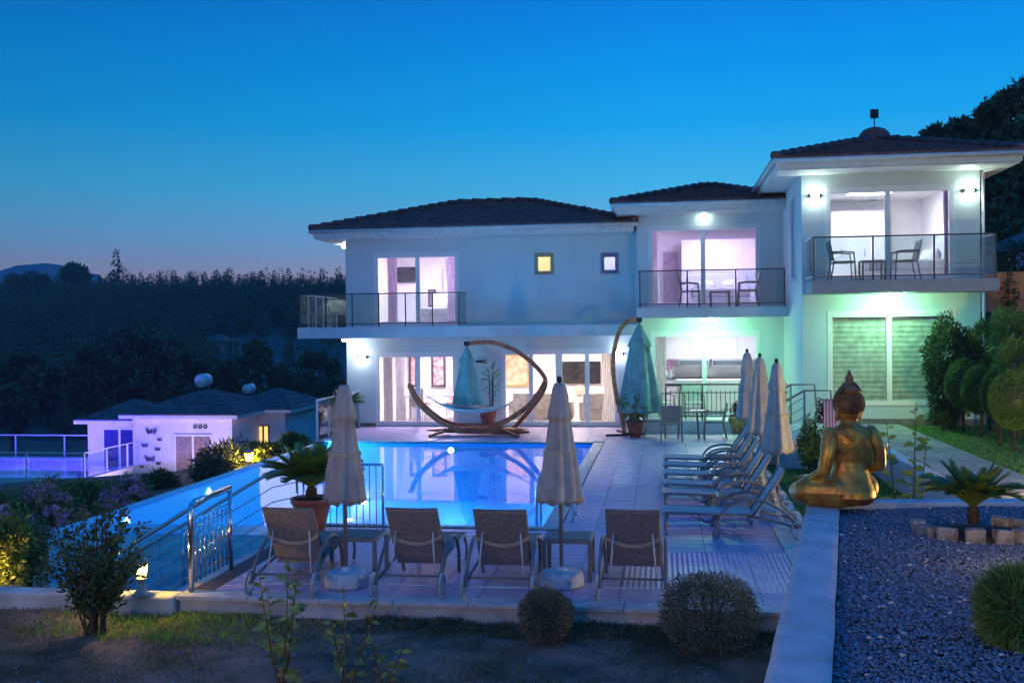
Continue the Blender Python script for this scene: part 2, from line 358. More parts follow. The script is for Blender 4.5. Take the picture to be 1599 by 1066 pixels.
def copings(parent, x0, x1, y0, y1, z0, z1, step, along):
    a = x0 if along == 'x' else y0; e = x1 if along == 'x' else y1; n = max(1, round((e - a) / step)); st = (e - a) / n
    for k in range(n):
        b = MB(); p, q_ = a + k * st + .003, a + (k + 1) * st - .003
        if along == 'x': b.box(p, q_, y0, y1, z0, z1)
        else: b.box(x0, x1, p, q_, z0, z1)
        b.build('coping_slab', 'coping', parent, bevel=0.006)
copings(deck, -5.08, 1.92, 10.2, 10.452, -0.045, 0.004, 0.75, 'x')
copings(deck, 1.44, 1.93, 10.46, 27.18, -0.012, 0.012, .95, 'y')
copings(deck, -1.69, -1.455, 14.32, 24.98, -0.012, 0.006, 0.7, 'y')
copings(deck, -5.0, -1.46, 14.17, 14.31, -0.012, 0.006, 0.7, 'x')
copings(deck, -8.7, -1.7, 25.0, 25.2, -0.03, 0.006, 0.7, 'x')

# ---- pool
shell = MB()
shell.box(-8.69, -8.45, 13.62, 25.3, -2.4, -0.06)          # left rim
shell.box(-8.45, -5.06, 13.62, 14.31, -2.4, -0.06)          # near rim, left of the deck
shell.box(-5.06, -1.71, 14.12, 14.31, -1.7, -0.02)
shell.box(-1.71, -1.5, 14.12, 25.2, -1.7, -0.02); shell.box(-8.45, -1.71, 24.99, 25.2, -1.7, -0.035)
shell.box(-8.45, -1.71, 14.31, 24.99, -1.75, -1.45)
pool = struct(shell.build('pool_basin', 'pool_basin'))
pt = MB().box(-.161, .161, -.008, .008, -.161, .161).mesh('tile', 'pool_tile')
def ptile(x, y, z, rz=0):
    o = bpy.data.objects.new('tile', pt); COL.objects.link(o); o.parent = pool; o.location = (x, y, z); o.rotation_euler = (0, 0, rz)
for i in range(11):
    for j in range(6): ptile(-8.515 + i * .336, 13.612, -.23 - j * .336)
pg = MB(); pg.box(-8.685, -5.05, 13.613, 13.619, -2.4, -.062); pg.build('grout', 'pool_grout', pool)
for i in range(34): ptile(-8.57, 13.80 + i * .336, -0.058); 
for o in list(pool.children)[-34:]: o.rotation_euler = (PI / 2, 0, 0); o.scale = (0.66, 1, 1)
for i in range(10):
    for j in range(2):
        ptile(-8.28 + i * .336, 13.80 + j * .336, -0.058); pool.children
for o in [c for c in pool.children if c.location.z > -0.06 and c.location.x > -8.4]: o.rotation_euler = (PI / 2, 0, 0)
wm = glassy('water', (0.80, 0.95, 1.0), 1.0, 0.025); n = wm.node_tree; gl = n.nodes[wm['glossy']]
nz = n.nodes.new('ShaderNodeTexNoise'); nz.inputs['Scale'].default_value = 1.3; nz.inputs['Detail'].default_value = 2
tcn = n.nodes.new('ShaderNodeTexCoord'); n.links.new(tcn.outputs['Object'], nz.inputs['Vector'])
bp = n.nodes.new('ShaderNodeBump'); bp.inputs['Strength'].default_value = 0.03; bp.inputs['Distance'].default_value = 0.05
n.links.new(nz.outputs['Fac'], bp.inputs['Height']); n.links.new(bp.outputs[0], gl.inputs['Normal'])
wa = MB().add([(-8.46, 14.29, -.07), (-1.69, 14.29, -.07), (-1.69, 25.01, -.07), (-8.46, 25.01, -.07)], [(0, 1, 2, 3)]).build('pool_water', 'water'); struct(wa)
def pool_lamp(c, nrm, mname, lab, r=0.1):
    nrm = Vector(nrm); t = thing('pool_lamp', lab, 'pool lamp', c, 0, 'underwater lamps round the pool')
    rot = nrm.to_track_quat('Z', 'Y').to_matrix()
    for nm_, prof, mm in (('rim', [(r, 0), (r * 1.25, 0), (r * 1.25, .03), (r, .03)], 'white_metal'), ('lens', [(0.001, .02), (r, .02), (r * .8, .035), (.001, .04)], mname)):
        b = MB().lathe(prof, 16, cap=False); b.v = [tuple(rot @ Vector(v)) for v in b.v]; b.build(nm_, mm, t)
for k, (px, py) in enumerate(((447, 702), (397, 712), (305, 766), (178, 812))):
    pool_lamp((-8.445, max(14.7, gr(px, py, -.2)[1]), -0.24), (1, 0, 0), 'lamp_pool', ['outer pool wall lamp closest to the villa', 'outer pool wall lamp beside the yellow-lit shrubs', 'outer pool wall lamp level with the neighbour door', 'outer pool wall lamp beside the dark leafy shrub'][k] + ', glowing under water', .085)
for x, lab in ((-5.2, 'round underwater lamp on the pool end wall below the hammock'), (-2.6, 'round underwater lamp on the pool end wall near the open deck')): pool_lamp((x, 24.985, -0.2), (0, -1, 0), 'lamp_pool', lab, .06)
pool_lamp((-1.715, 19.5, -0.5), (-1, 0, 0), 'lamp_pool', 'round underwater lamp on the pool wall beside the open deck', .08)

# ---- front garden: soil, grass, weeds, low wall
gxs = np.linspace(-13, 1.6, 74); gys = np.linspace(2.5, 10.24, 40); X, Y = np.meshgrid(gxs, gys)
Z = -0.19 + 0.02 * np.sin(X * 3.1) * np.sin(Y * 2.3) + 0.012 * np.sin(X * 9 + Y * 7)
def soilz(x, y): return -0.19 + 0.02 * np.sin(x * 3.1) * np.sin(y * 2.3) + 0.012 * np.sin(x * 9 + y * 7)
ii, jj = np.meshgrid(np.arange(39), np.arange(73), indexing='ij'); q = (ii * 74 + jj).ravel()
fg = struct(link('garden_soil', np_mesh('garden_soil', np.stack([X, Y, Z], -1).reshape(-1, 3), np.stack([q, q + 1, q + 75, q + 74], 1), 'earth', True)))
def blades(name, n, xr, yr, zf, L, W, m, label, cat, mask=None, seed=3):
    g = np.random.default_rng(seed); x = g.uniform(*xr, n); y = g.uniform(*yr, n)
    if mask is not None: k = mask(x, y, g); x, y = x[k], y[k]
    P = np.stack([x, y, zf(x, y)], 1); D = np.stack([g.normal(0, .5, len(x)), g.normal(0, .5, len(x)), np.full(len(x), 1.0)], 1)
    V, Fq = leaves(P, D, L, W, g); o = link(name, np_mesh(name, V, Fq, m)); tag(o, label, cat, kind='stuff'); return o
pat = lambda x, y: np.sin(x * 1.7 + 1) * np.sin(y * 2.1) + 0.6 * np.sin(x * 4.3 + y * 3) 
blades('grass', 42000, (-9, 1.2), (6.9, 10.2), soilz, .045, .007, 'dry_grass', 'sparse dry grass over the dark soil in front of the deck', 'grass', lambda x, y, g: pat(x, y) + g.normal(0, .5, len(x)) > 0.1)
blades('weeds', 4200, (-6.5, -3.2), (9.2, 10.15), soilz, .075, .01, 'grass', 'tuft of green grass at the foot of the low garden wall', 'grass', lambda x, y, g: np.abs(x + 4.9 + g.normal(0, .5, len(x))) < .9, 5)
blades('weeds', 6000, (-3, 1.1), (9.7, 10.22), soilz, .06, .009, 'dry_grass', 'dark green weeds along the foot of the deck wall', 'weeds', lambda x, y, g: g.uniform(0, 1, len(x)) < .8, 6)
def pebbles(name, n, xr, yr, zf, s0, s1, m, mask=None, seed=4, flat=.6):
    g = np.random.default_rng(seed); x = g.uniform(*xr, n); y = g.uniform(*yr, n)
    if mask is not None: k = mask(x, y); x, y = x[k], y[k]
    n = len(x); s = g.uniform(s0, s1, n)
    base = np.array([[1, 0, 0], [0.1, 1, 0], [-1, .1, 0], [0, -1, 0.1], [0, 0, 1], [0, 0, -1.]])
    V = base[None] * g.uniform(.6, 1.2, (n, 6, 1)) * s[:, None, None]; a = g.uniform(0, 6.28, n); c, s_ = np.cos(a)[:, None], np.sin(a)[:, None]
    V = np.stack([V[..., 0] * c - V[..., 1] * s_, V[..., 0] * s_ + V[..., 1] * c, V[..., 2] * flat + V[..., 0] * g.uniform(-.3, .3, (n, 1))], -1)
    V += np.stack([x, y, zf(x, y) + s * .25], -1)[:, None]
    Fb = np.array([[0, 1, 4], [1, 2, 4], [2, 3, 4], [3, 0, 4], [1, 0, 5], [2, 1, 5], [3, 2, 5], [0, 3, 5]])
    Fq = (Fb[None] + (np.arange(n) * 6)[:, None, None]).reshape(-1, 3)
    return link(name, np_mesh(name, V.reshape(-1, 3), Fq, m))
tag(pebbles('soil_clods', 900, (-8, 1), (7, 10.1), soilz, .006, .022, 'gravel'), 'scattered small clods and stones on the dark garden soil', 'stones', kind='stuff')
fwall = MB().box(-5.06, 1.9, 10.24, 10.36, -0.5, -0.047); fw_ = tag(fwall.build('deck_wall', 'garden_wall', bevel=.01), 'low plain rendered wall carrying the front edge of the pool deck', 'wall')
gwall = MB()
nseg = 60
for k in range(nseg):                       # rough hand-rendered top
    x0 = -13 + k * (7.92 / nseg); x1 = x0 + 7.92 / nseg
gwl = link('garden_wall', MB().box(-13, -5.09, 10.16, 10.42, -0.5, 0.0).mesh('garden_wall', 'garden_wall'), None, .025); tag(gwl, 'low rough white wall with the glowing lantern standing on it', 'wall')

# ================================================================== VILLA
VR = (-1.0, 30.0, -0.3)
villa = thing('villa', 'white two storey villa of three stepped wings with lit rooms and balconies', 'house', VR, world=True)
def cells_wall(b, x0, x1, z0, z1, y0, y1, ops):      # a front wall with door and window openings
    xs = sorted({x0, x1, *[o[0] for o in ops], *[o[1] for o in ops]}); zs = sorted({z0, z1, *[o[2] for o in ops], *[o[3] for o in ops]})
    for a, c in zip(xs, xs[1:]):
        for e, f in zip(zs, zs[1:]):
            mxx, mz = (a + c) / 2, (e + f) / 2
            if any(o[0] < mxx < o[1] and o[2] < mz < o[3] for o in ops): continue
            b.box(a, c, y0, y1, e, f)
def op(px0, py0, px1, py1, Y, z0=None):
    a = at(px0, py0, Y); b = at(px1, py1, Y); c = at(px0, py1, Y); d = at(px1, py0, Y)
    return [(a[0] + c[0]) / 2, (b[0] + d[0]) / 2, (b[2] + c[2]) / 2 if z0 is None else z0, (a[2] + d[2]) / 2]
YL, YM, YR = 29.0, 28.4, 24.6
zL, zM, zR = 2.86, 3.27, 3.74            # first floor levels
L_up = op(584, 394, 717, 512, YL, zL + .02); L_w1 = op(834.5, 394.5, 865, 428.7, YL); L_w2 = op(938, 394.5, 966, 427, YL)
L_g1 = op(586, 549.5, 714, 667, YL, 0.03); L_g2 = op(783, 545, 966, 666, YL, 0.03)
M_up = op(1012, 351, 1187, 480, YM, zM + .02); M_g = op(1016, 517, 1188, 650, YM, 0.36)
R_up = op(1289, 290, 1491, 438, YR, zR + .02); R_g = op(1292, 484.5, 1492.6, 633, YR)
XL0, XL1, XM1, XR0, XR1 = -9.08, -0.70, 3.29, 3.16, 7.05
b = MB()                                                  # left wing
cells_wall(b, XL0, XL1 - .01, -0.3, 5.5, YL, YL + .22, [L_up, L_w1, L_w2, L_g1, L_g2]); b.box(XL0, XL0 + .22, YL + .22, 37, -2.5, 5.5); b.box(XL0, XL1, 37, 37.2, -2.5, 5.5)
b.build('wall', 'plaster', villa)
b = MB(); cells_wall(b, XL1, XM1 - .01, -0.3, 6.0, YM, YM + .22, [M_up, M_g]); b.box(XL1, XL1 + .2, YM + .22, 37.3, -.3, 6.0); b.box(XL1 + .2, XM1 + .6, 37.1, 37.3, -.3, 6.0)
b.build('wall', 'plaster', villa)
b = MB(); cells_wall(b, XR0, XR1, -0.3, 6.5, YR, YR + .22, [R_up, R_g])
LW = (25.7, 26.5, 3.85, 5.9)
b.box(XR0, XR0 + .2, YR + .22, LW[0], -.3, 6.5); b.box(XR0, XR0 + .2, LW[1], 34, -.3, 6.5); b.box(XR0, XR0 + .2, LW[0], LW[1], -.3, LW[2]); b.box(XR0, XR0 + .2, LW[0], LW[1], LW[3], 6.5)
b.box(XR1 - .2, XR1, YR + .22, 34, -.3, 6.5); b.box(XR0, XR1, 34, 34.2, -.3, 6.5)
b.build('wall', 'plaster', villa)
pb = MB().box(XR0 - .01, XR1 + .01, YR - .03, YR - .002, .3, .62); pb.build('plinth', 'plinth', villa)
for xa, xb in ((XL0, L_g1[0]), (L_g1[1], L_g2[0])): MB().box(xa, xb, YL - .02, YL - .002, -.01, .1).build('plinth', 'plinth', villa)
def room(x0, x1, y1, z0, z1, yw):
    b = MB(); t = .05; b.box(x0, x1, y1, y1 + t, z0, z1); b.box(x0 - t, x0, yw, y1 + t, z0, z1); b.box(x1, x1 + t, yw, y1 + t, z0, z1); b.build('room_wall', 'room_white', villa)
    MB().box(x0 - t, x1 + t, yw, y1 + t, z1, z1 + t).build('ceiling', 'room_white', villa)
    MB().box(x0 - t, x1 + t, yw, y1 + t, z0 - t, z0).build('floor', 'room_floor', villa)
room(-8.75, -5.0, 33.2, zL, 5.3, YL + .225); room(-4.6, -3.1, 30.6, zL, 5.3, YL + .225); room(-2.4, -1.1, 30.6, zL, 5.3, YL + .225)
room(-8.75, -0.85, 33.6, 0.02, 2.52, YL + .225); room(-0.42, 3.1, 32.4, zM + .01, 5.68, YM + .225); room(-0.42, 3.1, 32.6, .34, 2.95, YM + .225)
room(3.42, 6.8, 28.9, zR + .01, 6.06, YR + .225); room(3.42, 6.8, 26.8, .6, 3.4, YR + .225)
def panel(x, y, z, sx, sy, mm, lab):
    t = thing('ceiling_light', lab, 'ceiling light', (x, y, z), 0, 'ceiling lights in the rooms')
    MB().box(-sx / 2 - .03, sx / 2 + .03, -sy / 2 - .03, sy / 2 + .03, -.03, 0).build('frame', 'white_metal', t)
    MB().box(-sx / 2, sx / 2, -sy / 2, sy / 2, -.045, -.03).build('diffuser', mm, t)
panel(-6.9, 30.9, 5.3, .9, .9, 'room_lav', 'flat ceiling light of the bedroom with the small corner balcony')
panel(-3.9, 29.9, 5.3, .5, .5, 'room_gold', 'small ceiling light glowing gold behind the little square window')
panel(-1.75, 29.9, 5.3, .5, .5, 'room_blue', 'small ceiling light glowing violet behind the little square window')
panel(-7.0, 31.2, 2.52, 1.0, 1.0, 'room_lav', 'flat ceiling light above the dining table indoors'); panel(-2.8, 31.2, 2.52, 1.2, 1.0, 'room_peach', 'flat ceiling light above the living room sofa')
panel(1.4, 30.2, 5.68, .95, .95, 'room_violet', 'flat ceiling light of the violet bedroom over the terrace'); panel(1.4, 30.4, 2.95, 1.0, 1.0, 'room_cool', 'bright white ceiling light of the kitchen')
panel(5.1, 26.6, 6.06, 1.0, 1.0, 'room_cool', 'ceiling light of the highest bedroom'); panel(5.1, 25.8, 3.4, .6, .6, 'room_dim', 'dim ceiling light behind the striped blinds')
for (x0, x1, y, z, lab) in ((3.5, 6.1, 25.2, 6.05, 'violet strip of light along the ceiling edge of the highest bedroom'), (-.3, 2.9, 29.0, 5.67, 'violet strip of light along the ceiling edge of the bedroom above the kitchen')):
    tag(MB().box(x0, x1, y, y + .06, z - .05, z).build('light_strip', 'led_purple'), lab, 'light strip')
# sliding doors and windows: frame > panes, stiles
def door(o, Y, divs, thick=(), m='upvc', fw_=.12, deep=.05):
    x0, x1, z0, z1 = o; y0, y1 = Y - .012, Y + .08; b = MB()
    b.box(x0, x0 + fw_, y0, y1, z0, z1); b.box(x1 - fw_, x1, y0, y1, z0, z1); b.box(x0 + fw_, x1 - fw_, y0, y1, z1 - fw_ * 1.2, z1); b.box(x0 + fw_, x1 - fw_, y0, y1, z0, z0 + fw_)
    d = b.build('sliding_door' if z1 - z0 > 1.2 else 'window', m, villa, bevel=.006)
    xs = [x0 + fw_] + [x0 + (x1 - x0) * k for k in divs] + [x1 - fw_]
    for k, dv in enumerate(divs):
        xc = x0 + (x1 - x0) * dv; h = .095 if k in thick else .06
        MB().box(xc - h, xc + h, y0 + .015, y1 - .01, z0 + fw_, z1 - fw_ * 1.2).build('stile', m, d)
    for k in range(len(xs) - 1):
        MB().box(xs[k] - .001, xs[k + 1] + .001, Y + .03, Y + .038, z0 + fw_ - .001, z1 - fw_ * 1.2 + .001).build('pane', 'glass', d)
    return d
door(L_up, YL, [.515]); door(L_g1, YL, [.525]); door(L_g2, YL, [.255, .495, .735], (1,)); door(M_up, YM, [.495]); door(M_g, YM, [.492]); door(R_up, YR, [.487]); door(R_g, YR, [.487])
mat('gold_frame', (0.45, 0.36, 0.18), 0.5); mat('violet_frame', (0.22, 0.21, 0.3), 0.5)
door(L_w1, YL, [], m='gold_frame', fw_=.1); door(L_w2, YL, [], m='violet_frame', fw_=.1)
for o in (L_w1, L_w2): MB().box(o[0] - .06, o[1] + .06, YL - .07, YL - .013, o[2] - .05, o[2] - .002).build('window_sill', 'slab_paint', villa)
b = MB(); y0, y1, z0, z1 = LW
for (ya, yb, za, zb) in ((y0, y0 + .06, z0, z1), (y1 - .06, y1, z0, z1), (y0 + .06, y1 - .06, z0, z0 + .06), (y0 + .06, y1 - .06, z1 - .06, z1)): b.box(XR0 - .03, XR0 + .05, ya, yb, za, zb)
d = b.build('window', 'upvc', villa); MB().box(XR0 + .01, XR0 + .018, y0 + .06, y1 - .06, z0 + .06, z1 - .06).build('pane', 'glass', d)
# balcony slabs
sl = MB().box(-10.2, XL1 - .011, 28.0, YL - .001, 2.55, zL); sl.box(-10.2, XL0 - .001, YL, 31.5, 2.55, zL); sl.build('balcony_slab', 'slab_paint', villa, bevel=.01)
sl = MB().box(XL1 + .005, XR0 - .002, 27.2, YM - .001, 3.0, zM); sl.build('balcony_slab', 'slab_paint', villa, bevel=.01)
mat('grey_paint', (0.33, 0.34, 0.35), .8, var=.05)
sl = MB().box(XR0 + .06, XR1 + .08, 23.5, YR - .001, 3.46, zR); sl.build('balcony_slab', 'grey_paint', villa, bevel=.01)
sl = MB().box(XL1 + .002, 3.15, 27.2, YM - .001, -.3, .33); sl.build('terrace_slab', 'slab_paint', villa, bevel=.01)
# railings: handrail > posts, glass panels
def railing(a, c, z0, h, n, ends=(1, 1), posts='rail_metal', hand='rail_metal', glass='rail_glass', nm_='balcony_railing', offs=0.0):
    a = Vector((*a, 0)); c = Vector((*c, 0)); d = (c - a).normalized(); b = MB()
    b.beam(a + Vector((0, 0, z0 + h)), c + Vector((0, 0, z0 + h)), .05, .035)
    r = b.build(nm_, hand, villa); MB().beam(a + Vector((0, 0, z0 + .09)), c + Vector((0, 0, z0 + .09)), .03, .03).build('bottom_rail', hand, r)
    P = [a.lerp(c, min(.995, max(.005, (k + offs) / n))) for k in range(n + 1)]
    for k, p in enumerate(P):
        if (k == 0 and not ends[0]) or (k == n and not ends[1]): continue
        MB().box(p.x - .02, p.x + .02, p.y - .02, p.y + .02, z0, z0 + h - .02).build('post', posts, r)
    for k in range(n):
        p, q_ = P[k] + d * .04, P[k + 1] - d * .04; s_ = Vector((-d.y, d.x, 0)) * .005; g = MB()
        vs = [v + Vector((0, 0, z)) for z in (z0 + .12, z0 + h - .03) for v in (p - s_, q_ - s_, q_ + s_, p + s_)]
        g.add(vs, [(0, 3, 2, 1), (4, 5, 6, 7), (0, 1, 5, 4), (1, 2, 6, 5), (2, 3, 7, 6), (3, 0, 4, 7)]); g.build('glass_panel', glass, r)
    return r
railing((-10.14, 28.06), (-5.55, 28.06), zL, .92, 6); railing((-10.14, 28.12), (-10.14, 31.4), zL, .92, 5, posts='white_metal', hand='white_metal'); railing((-5.55, 28.12), (-5.55, 28.97), zL, .92, 1, (0, 0))
railing((XL1 + .08, 27.26), (3.08, 27.26), zM, .95, 3); railing((XL1 + .08, 27.32), (XL1 + .08, 28.36), zM, .95, 1, (0, 0))
railing((XR0 + .1, 23.56), (XR1 + .03, 23.56), zR, .95, 3); railing((XR1 + .03, 23.62), (XR1 + .03, 24.56), zR, .95, 1, (1, 0), 'white_metal', 'white_metal'); railing((XR0 + .1, 23.62), (XR0 + .1, 24.56), zR, .95, 1, (0, 0), 'white_metal', 'white_metal')
# terrace railing of thin bars in front of the kitchen
tr = MB().beam((0.02, 27.26, 1.27), (3.1, 27.26, 1.27), .05, .04).build('terrace_railing', 'rail_metal', villa)
for zz in (.45, 1.06): MB().beam((.02, 27.26, zz), (3.1, 27.26, zz), .025, .025).build('cross_rail', 'rail_metal', tr)
bm_ = MB().box(-.009, .009, -.009, .009, .45, 1.12).mesh('baluster', 'rail_metal'); pm_ = MB().box(-.02, .02, -.02, .02, .33, 1.26).mesh('post', 'rail_metal')
for k in range(27):
    o = link('post' if k % 8 == 0 else 'baluster', pm_ if k % 8 == 0 else bm_, tr); o.location = (.04 + k * .117, 27.26, 0)
# roofs: soffit and gutter > tile courses, ridge caps
def slope(b, A, B, C, D, row=.34, wave=.24, amp=.028):
    A, B, C, D = map(Vector, (A, B, C, D)); e = (B - A).normalized(); L = ((A + B) / 2 - (C + D) / 2).length; n = max(3, int(L / row)); nr = e.cross((C + D) / 2 - (A + B) / 2).normalized()
    for k in range(n):
        v0, v1 = k / n, min(1, (k + 1.12) / n); l0, r0_, l1, r1 = A.lerp(C, v0), B.lerp(D, v0), A.lerp(C, v1), B.lerp(D, v1)
        wd = (r0_ - l0).length; m = max(2, int(wd / (wave / 5))); i0 = len(b.v)
        for i in range(m + 1):
            t = i / m; p = l0.lerp(r0_, t); u = (p - A).dot(e); pp = min(1, max(0, ((u - (l1 - A).dot(e)) / max(1e-6, (r1 - l1).length)))) if (r1 - l1).length > 1e-4 else .5
            h = amp * abs(math.cos(PI * u / wave)); q_ = l1.lerp(r1, pp)
            b.v += [tuple(p - nr * .012), tuple(p + nr * (.035 + h)), tuple(q_ + nr * (.004 + h * .8))]
        for i in range(m):
            a = i0 + i * 3; b.f += [(a, a + 3, a + 4, a + 1), (a + 1, a + 4, a + 5, a + 2)]
def hip(x0, x1, y0, y1, ze, rx0, rx1, ry, zr, lab):
    b = MB(); t = .22; b.box(x0 + .1, x1 - .1, y0 + .1, y1 - .1, ze - t - .035, ze - t); b.box(x0 + .06, x1 - .06, y0 + .06, y1 - .06, ze - t, ze - .03)
    r = b.build('roof', 'fascia', villa, bevel=.008)
    g = MB()                                    # gutter
    for (p, q_) in (((x0, y0), (x1, y0)), ((x0, y0), (x0, y1)), ((x1, y0), (x1, y1))): g.tube([(p[0], p[1], ze - .05), (q_[0], q_[1], ze - .05)], .055, 8)
    g.build('gutter', 'fascia', r, True)
    b = MB(); e = .03; A, B, C, D = (x0, y0, ze), (x1, y0, ze), (x1, y1, ze), (x0, y1, ze); E_, G = (rx0, ry, zr), (rx1, ry, zr)
    slope(b, A, B, E_, G); slope(b, B, C, G, G); slope(b, C, D, G, E_); slope(b, D, A, E_, E_)
    o = b.build('roof_tile_courses', 'roof_tile', r); o['kind'] = 'stuff'
    for p, q_ in ((A, E_), (B, G), (E_, G), (C, G), (D, E_)):
        n = max(1, int((Vector(q_) - Vector(p)).length / .4)); b = MB()
        for k in range(n):
            u, v = Vector(p).lerp(Vector(q_), k / n), Vector(p).lerp(Vector(q_), (k + 1.1) / n if k < n - 1 else 1); off = Vector((0, 0, .045)); b.tube([u + off + Vector((0, 0, .02)), v + off], [.1, .075], 8)
        b.build('ridge_cap', 'roof_tile', r, True)
    return r
eL = at(750, 354, 28.2)[2] + .02
rl = at(715, 317, 33.0); rr_ = at(829, 313, 33.0)
hip(-9.85, XL1 - .01, 28.2, 37.8, eL, rl[0], rr_[0], 33.0, rl[2] - .02, 'left')
eM = at(1095, 314, 27.5)[2]; rm_ = at(1106, 291, 31.5)
hip(-1.32, 3.4, 27.5, 37.8, eM, rm_[0] - .05, rm_[0] + .05, 31.5, rm_[2], 'mid')
eR = at(1400, 241, 23.6)[2]; rr2 = at(1372, 214, 27.6)
hip(2.45, 7.72, 23.6, 34.8, eR, rr2[0] - .05, rr2[0] + .05, 28.0, rr2[2], 'right')
b = MB(); cx, cz = at(1369, 214, 28)[0], rr2[2]
b.lathe([(.42, -.1), (.42, .08), (.38, .2), (.28, .31), (.12, .37), (.01, .38)], 16, (cx, 28.3, cz)); b.build('chimney', 'terracotta', villa, True)
b = MB(); b.tube([(cx, 28.3, cz + .3), (cx, 28.3, cz + .72)], .015); b.box(cx - .1, cx + .1, 28.25, 28.35, cz + .62, cz + .84); b.build('antenna', 'black_metal', villa)
vp = at(911, 326, 31); MB().tube([(vp[0], 31, vp[2] - .25), (vp[0], 31, vp[2] + .05), (vp[0] + .07, 31, vp[2] + .07)], .035, 8).build('vent_pipe', 'black_metal', villa)
b = MB(); b.tube([(XR1 + .06, YR - .03, eR - .3), (XR1 + .06, YR - .03, .5)], .035); b.tube([(XR1 + .06, YR - .03, eR - .28), (XR1 + .5, YR - .2, eR - .22)], .035); b.build('downpipe', 'fascia', villa, True)
# ---- fixtures
def sconce(p, mm, lab):
    t = thing('wall_lamp', lab, 'wall lamp', p, 0, 'wall lamps on the villa')
    MB().box(-.14, .14, -.03, -.002, -.05, .05).build('bracket', 'black_metal', t, bevel=.005); b = MB().ball((0, -.1, 0), .085, 14, 1, .8, 1); b.build('globe', mm, t, True)
    MB().box(-.15, -.09, -.12, -.03, -.02, .02).build('arm', 'black_metal', t); MB().box(.09, .15, -.12, -.03, -.02, .02).build('arm', 'black_metal', t)
sconce(at(567, 557, YL), 'lamp_blue', 'glowing round wall lamp beside the dining room door'); sconce(at(966, 552, YL), 'lamp_blue', 'glowing round wall lamp behind the tall teal parasol')
sconce(at(1099, 333, YM), 'lamp_white', 'bright wall lamp above the bedroom door over the kitchen'); sconce(at(1272, 306, YR), 'lamp_white', 'round wall lamp on the top bedroom wall near the stair side')
sconce(at(1512, 298, YR), 'lamp_white', 'round wall lamp on the top bedroom wall beside the downpipe')
def flush(p, mm, lab, w_=.42):
    t = thing('ceiling_lamp', lab, 'ceiling lamp', p, 0, 'flush lamps under the balconies')
    MB().box(-w_ / 2, w_ / 2, -.1, .1, -.03, -.002).build('base', 'white_metal', t); MB().box(-w_ / 2 + .02, w_ / 2 - .02, -.09, .09, -.1, -.03).build('diffuser', mm, t, bevel=.02)
x = at(1107, 497, 27.7); flush((x[0], 27.5, 3.0), 'lamp_green', 'oblong green-white lamp under the balcony above the kitchen terrace', .4)
x = at(1390, 460, 24.0); flush((x[0], 23.8, 3.46), 'lamp_green', 'oblong green-white lamp under the highest balcony', .4)
x = at(540, 533, 28.5); flush((x[0], 28.5, 2.55), 'lamp_soft', 'small lamp under the corner of the balcony with wicker chairs', .22)
x = at(519, 374, 29); flush((-9.4, 30.2, eL - .26), 'lamp_soft', 'small lamp under the eave at the corner balcony', .3)
b = MB(); t = thing('wall_lamp', 'small dark bracket lamp, unlit, on the wall between the dining and living room doors', 'wall lamp', at(752, 564, YL))
MB().box(-.12, .1, -.3, -.002, -.03, .03).build('arm', 'black_metal', t); MB().box(.1, .2, -.34, -.24, -.06, .06).build('head', 'alu', t)

# ================================================================== RIGHT GARDEN
ZP = 0.50                                   # level of the path and lawn
side = MB(); side.add([(1.93, 10.3, -.03), (3.99, 10.3, -.03), (3.99, 27.2, -.03), (1.93, 27.2, -.03)], [(0, 1, 2, 3)]); side = struct(side.build('lawn', 'lawn_soil'))
blades('grass', 16000, (1.95, 3.95), (10.4, 20.6), lambda x, y: x * 0 - .035, .05, .008, 'grass', 'mown grass strip between the deck and the garden retaining wall', 'grass', seed=12)
lw = MB(); lw.box(5.27, 30, 9.6, 24.57, -.5, ZP - .03); lw.box(7.1, 30, 24.57, 34, -.5, ZP - .03); lawn = struct(lw.build('lawn', 'lawn_soil'))
blades('grass', 42000, (5.29, 10.5), (9.7, 24.4), lambda x, y: x * 0 + ZP - .035, .05, .008, 'grass', 'mown green lawn beside the paved path under the topiary trees', 'grass', seed=13)
rw = MB().box(3.86, 4.08, 9.65, 20.6, -.5, ZP + .02); tag(rw.build('retaining_wall', 'render_wall', bevel=.02), 'long low blue-white wall holding up the paved path beside the lawn', 'wall')
path = MB().box(4.09, 5.26, 9.65, 24.56, -.5, ZP - .02); path = struct(path.build('path', 'grout'))
sl1 = MB().box(-.19, .19, -.28, .28, -.019, .004).mesh('paving_slab', 'paving')
for j in range(26):
    for i in range(3):
        o = link('paving_slab', sl1, path); o.location = (4.285 + i * .389, 9.95 + j * .571 + (.28 if i == 1 else 0), ZP + random.uniform(-.002, .002))
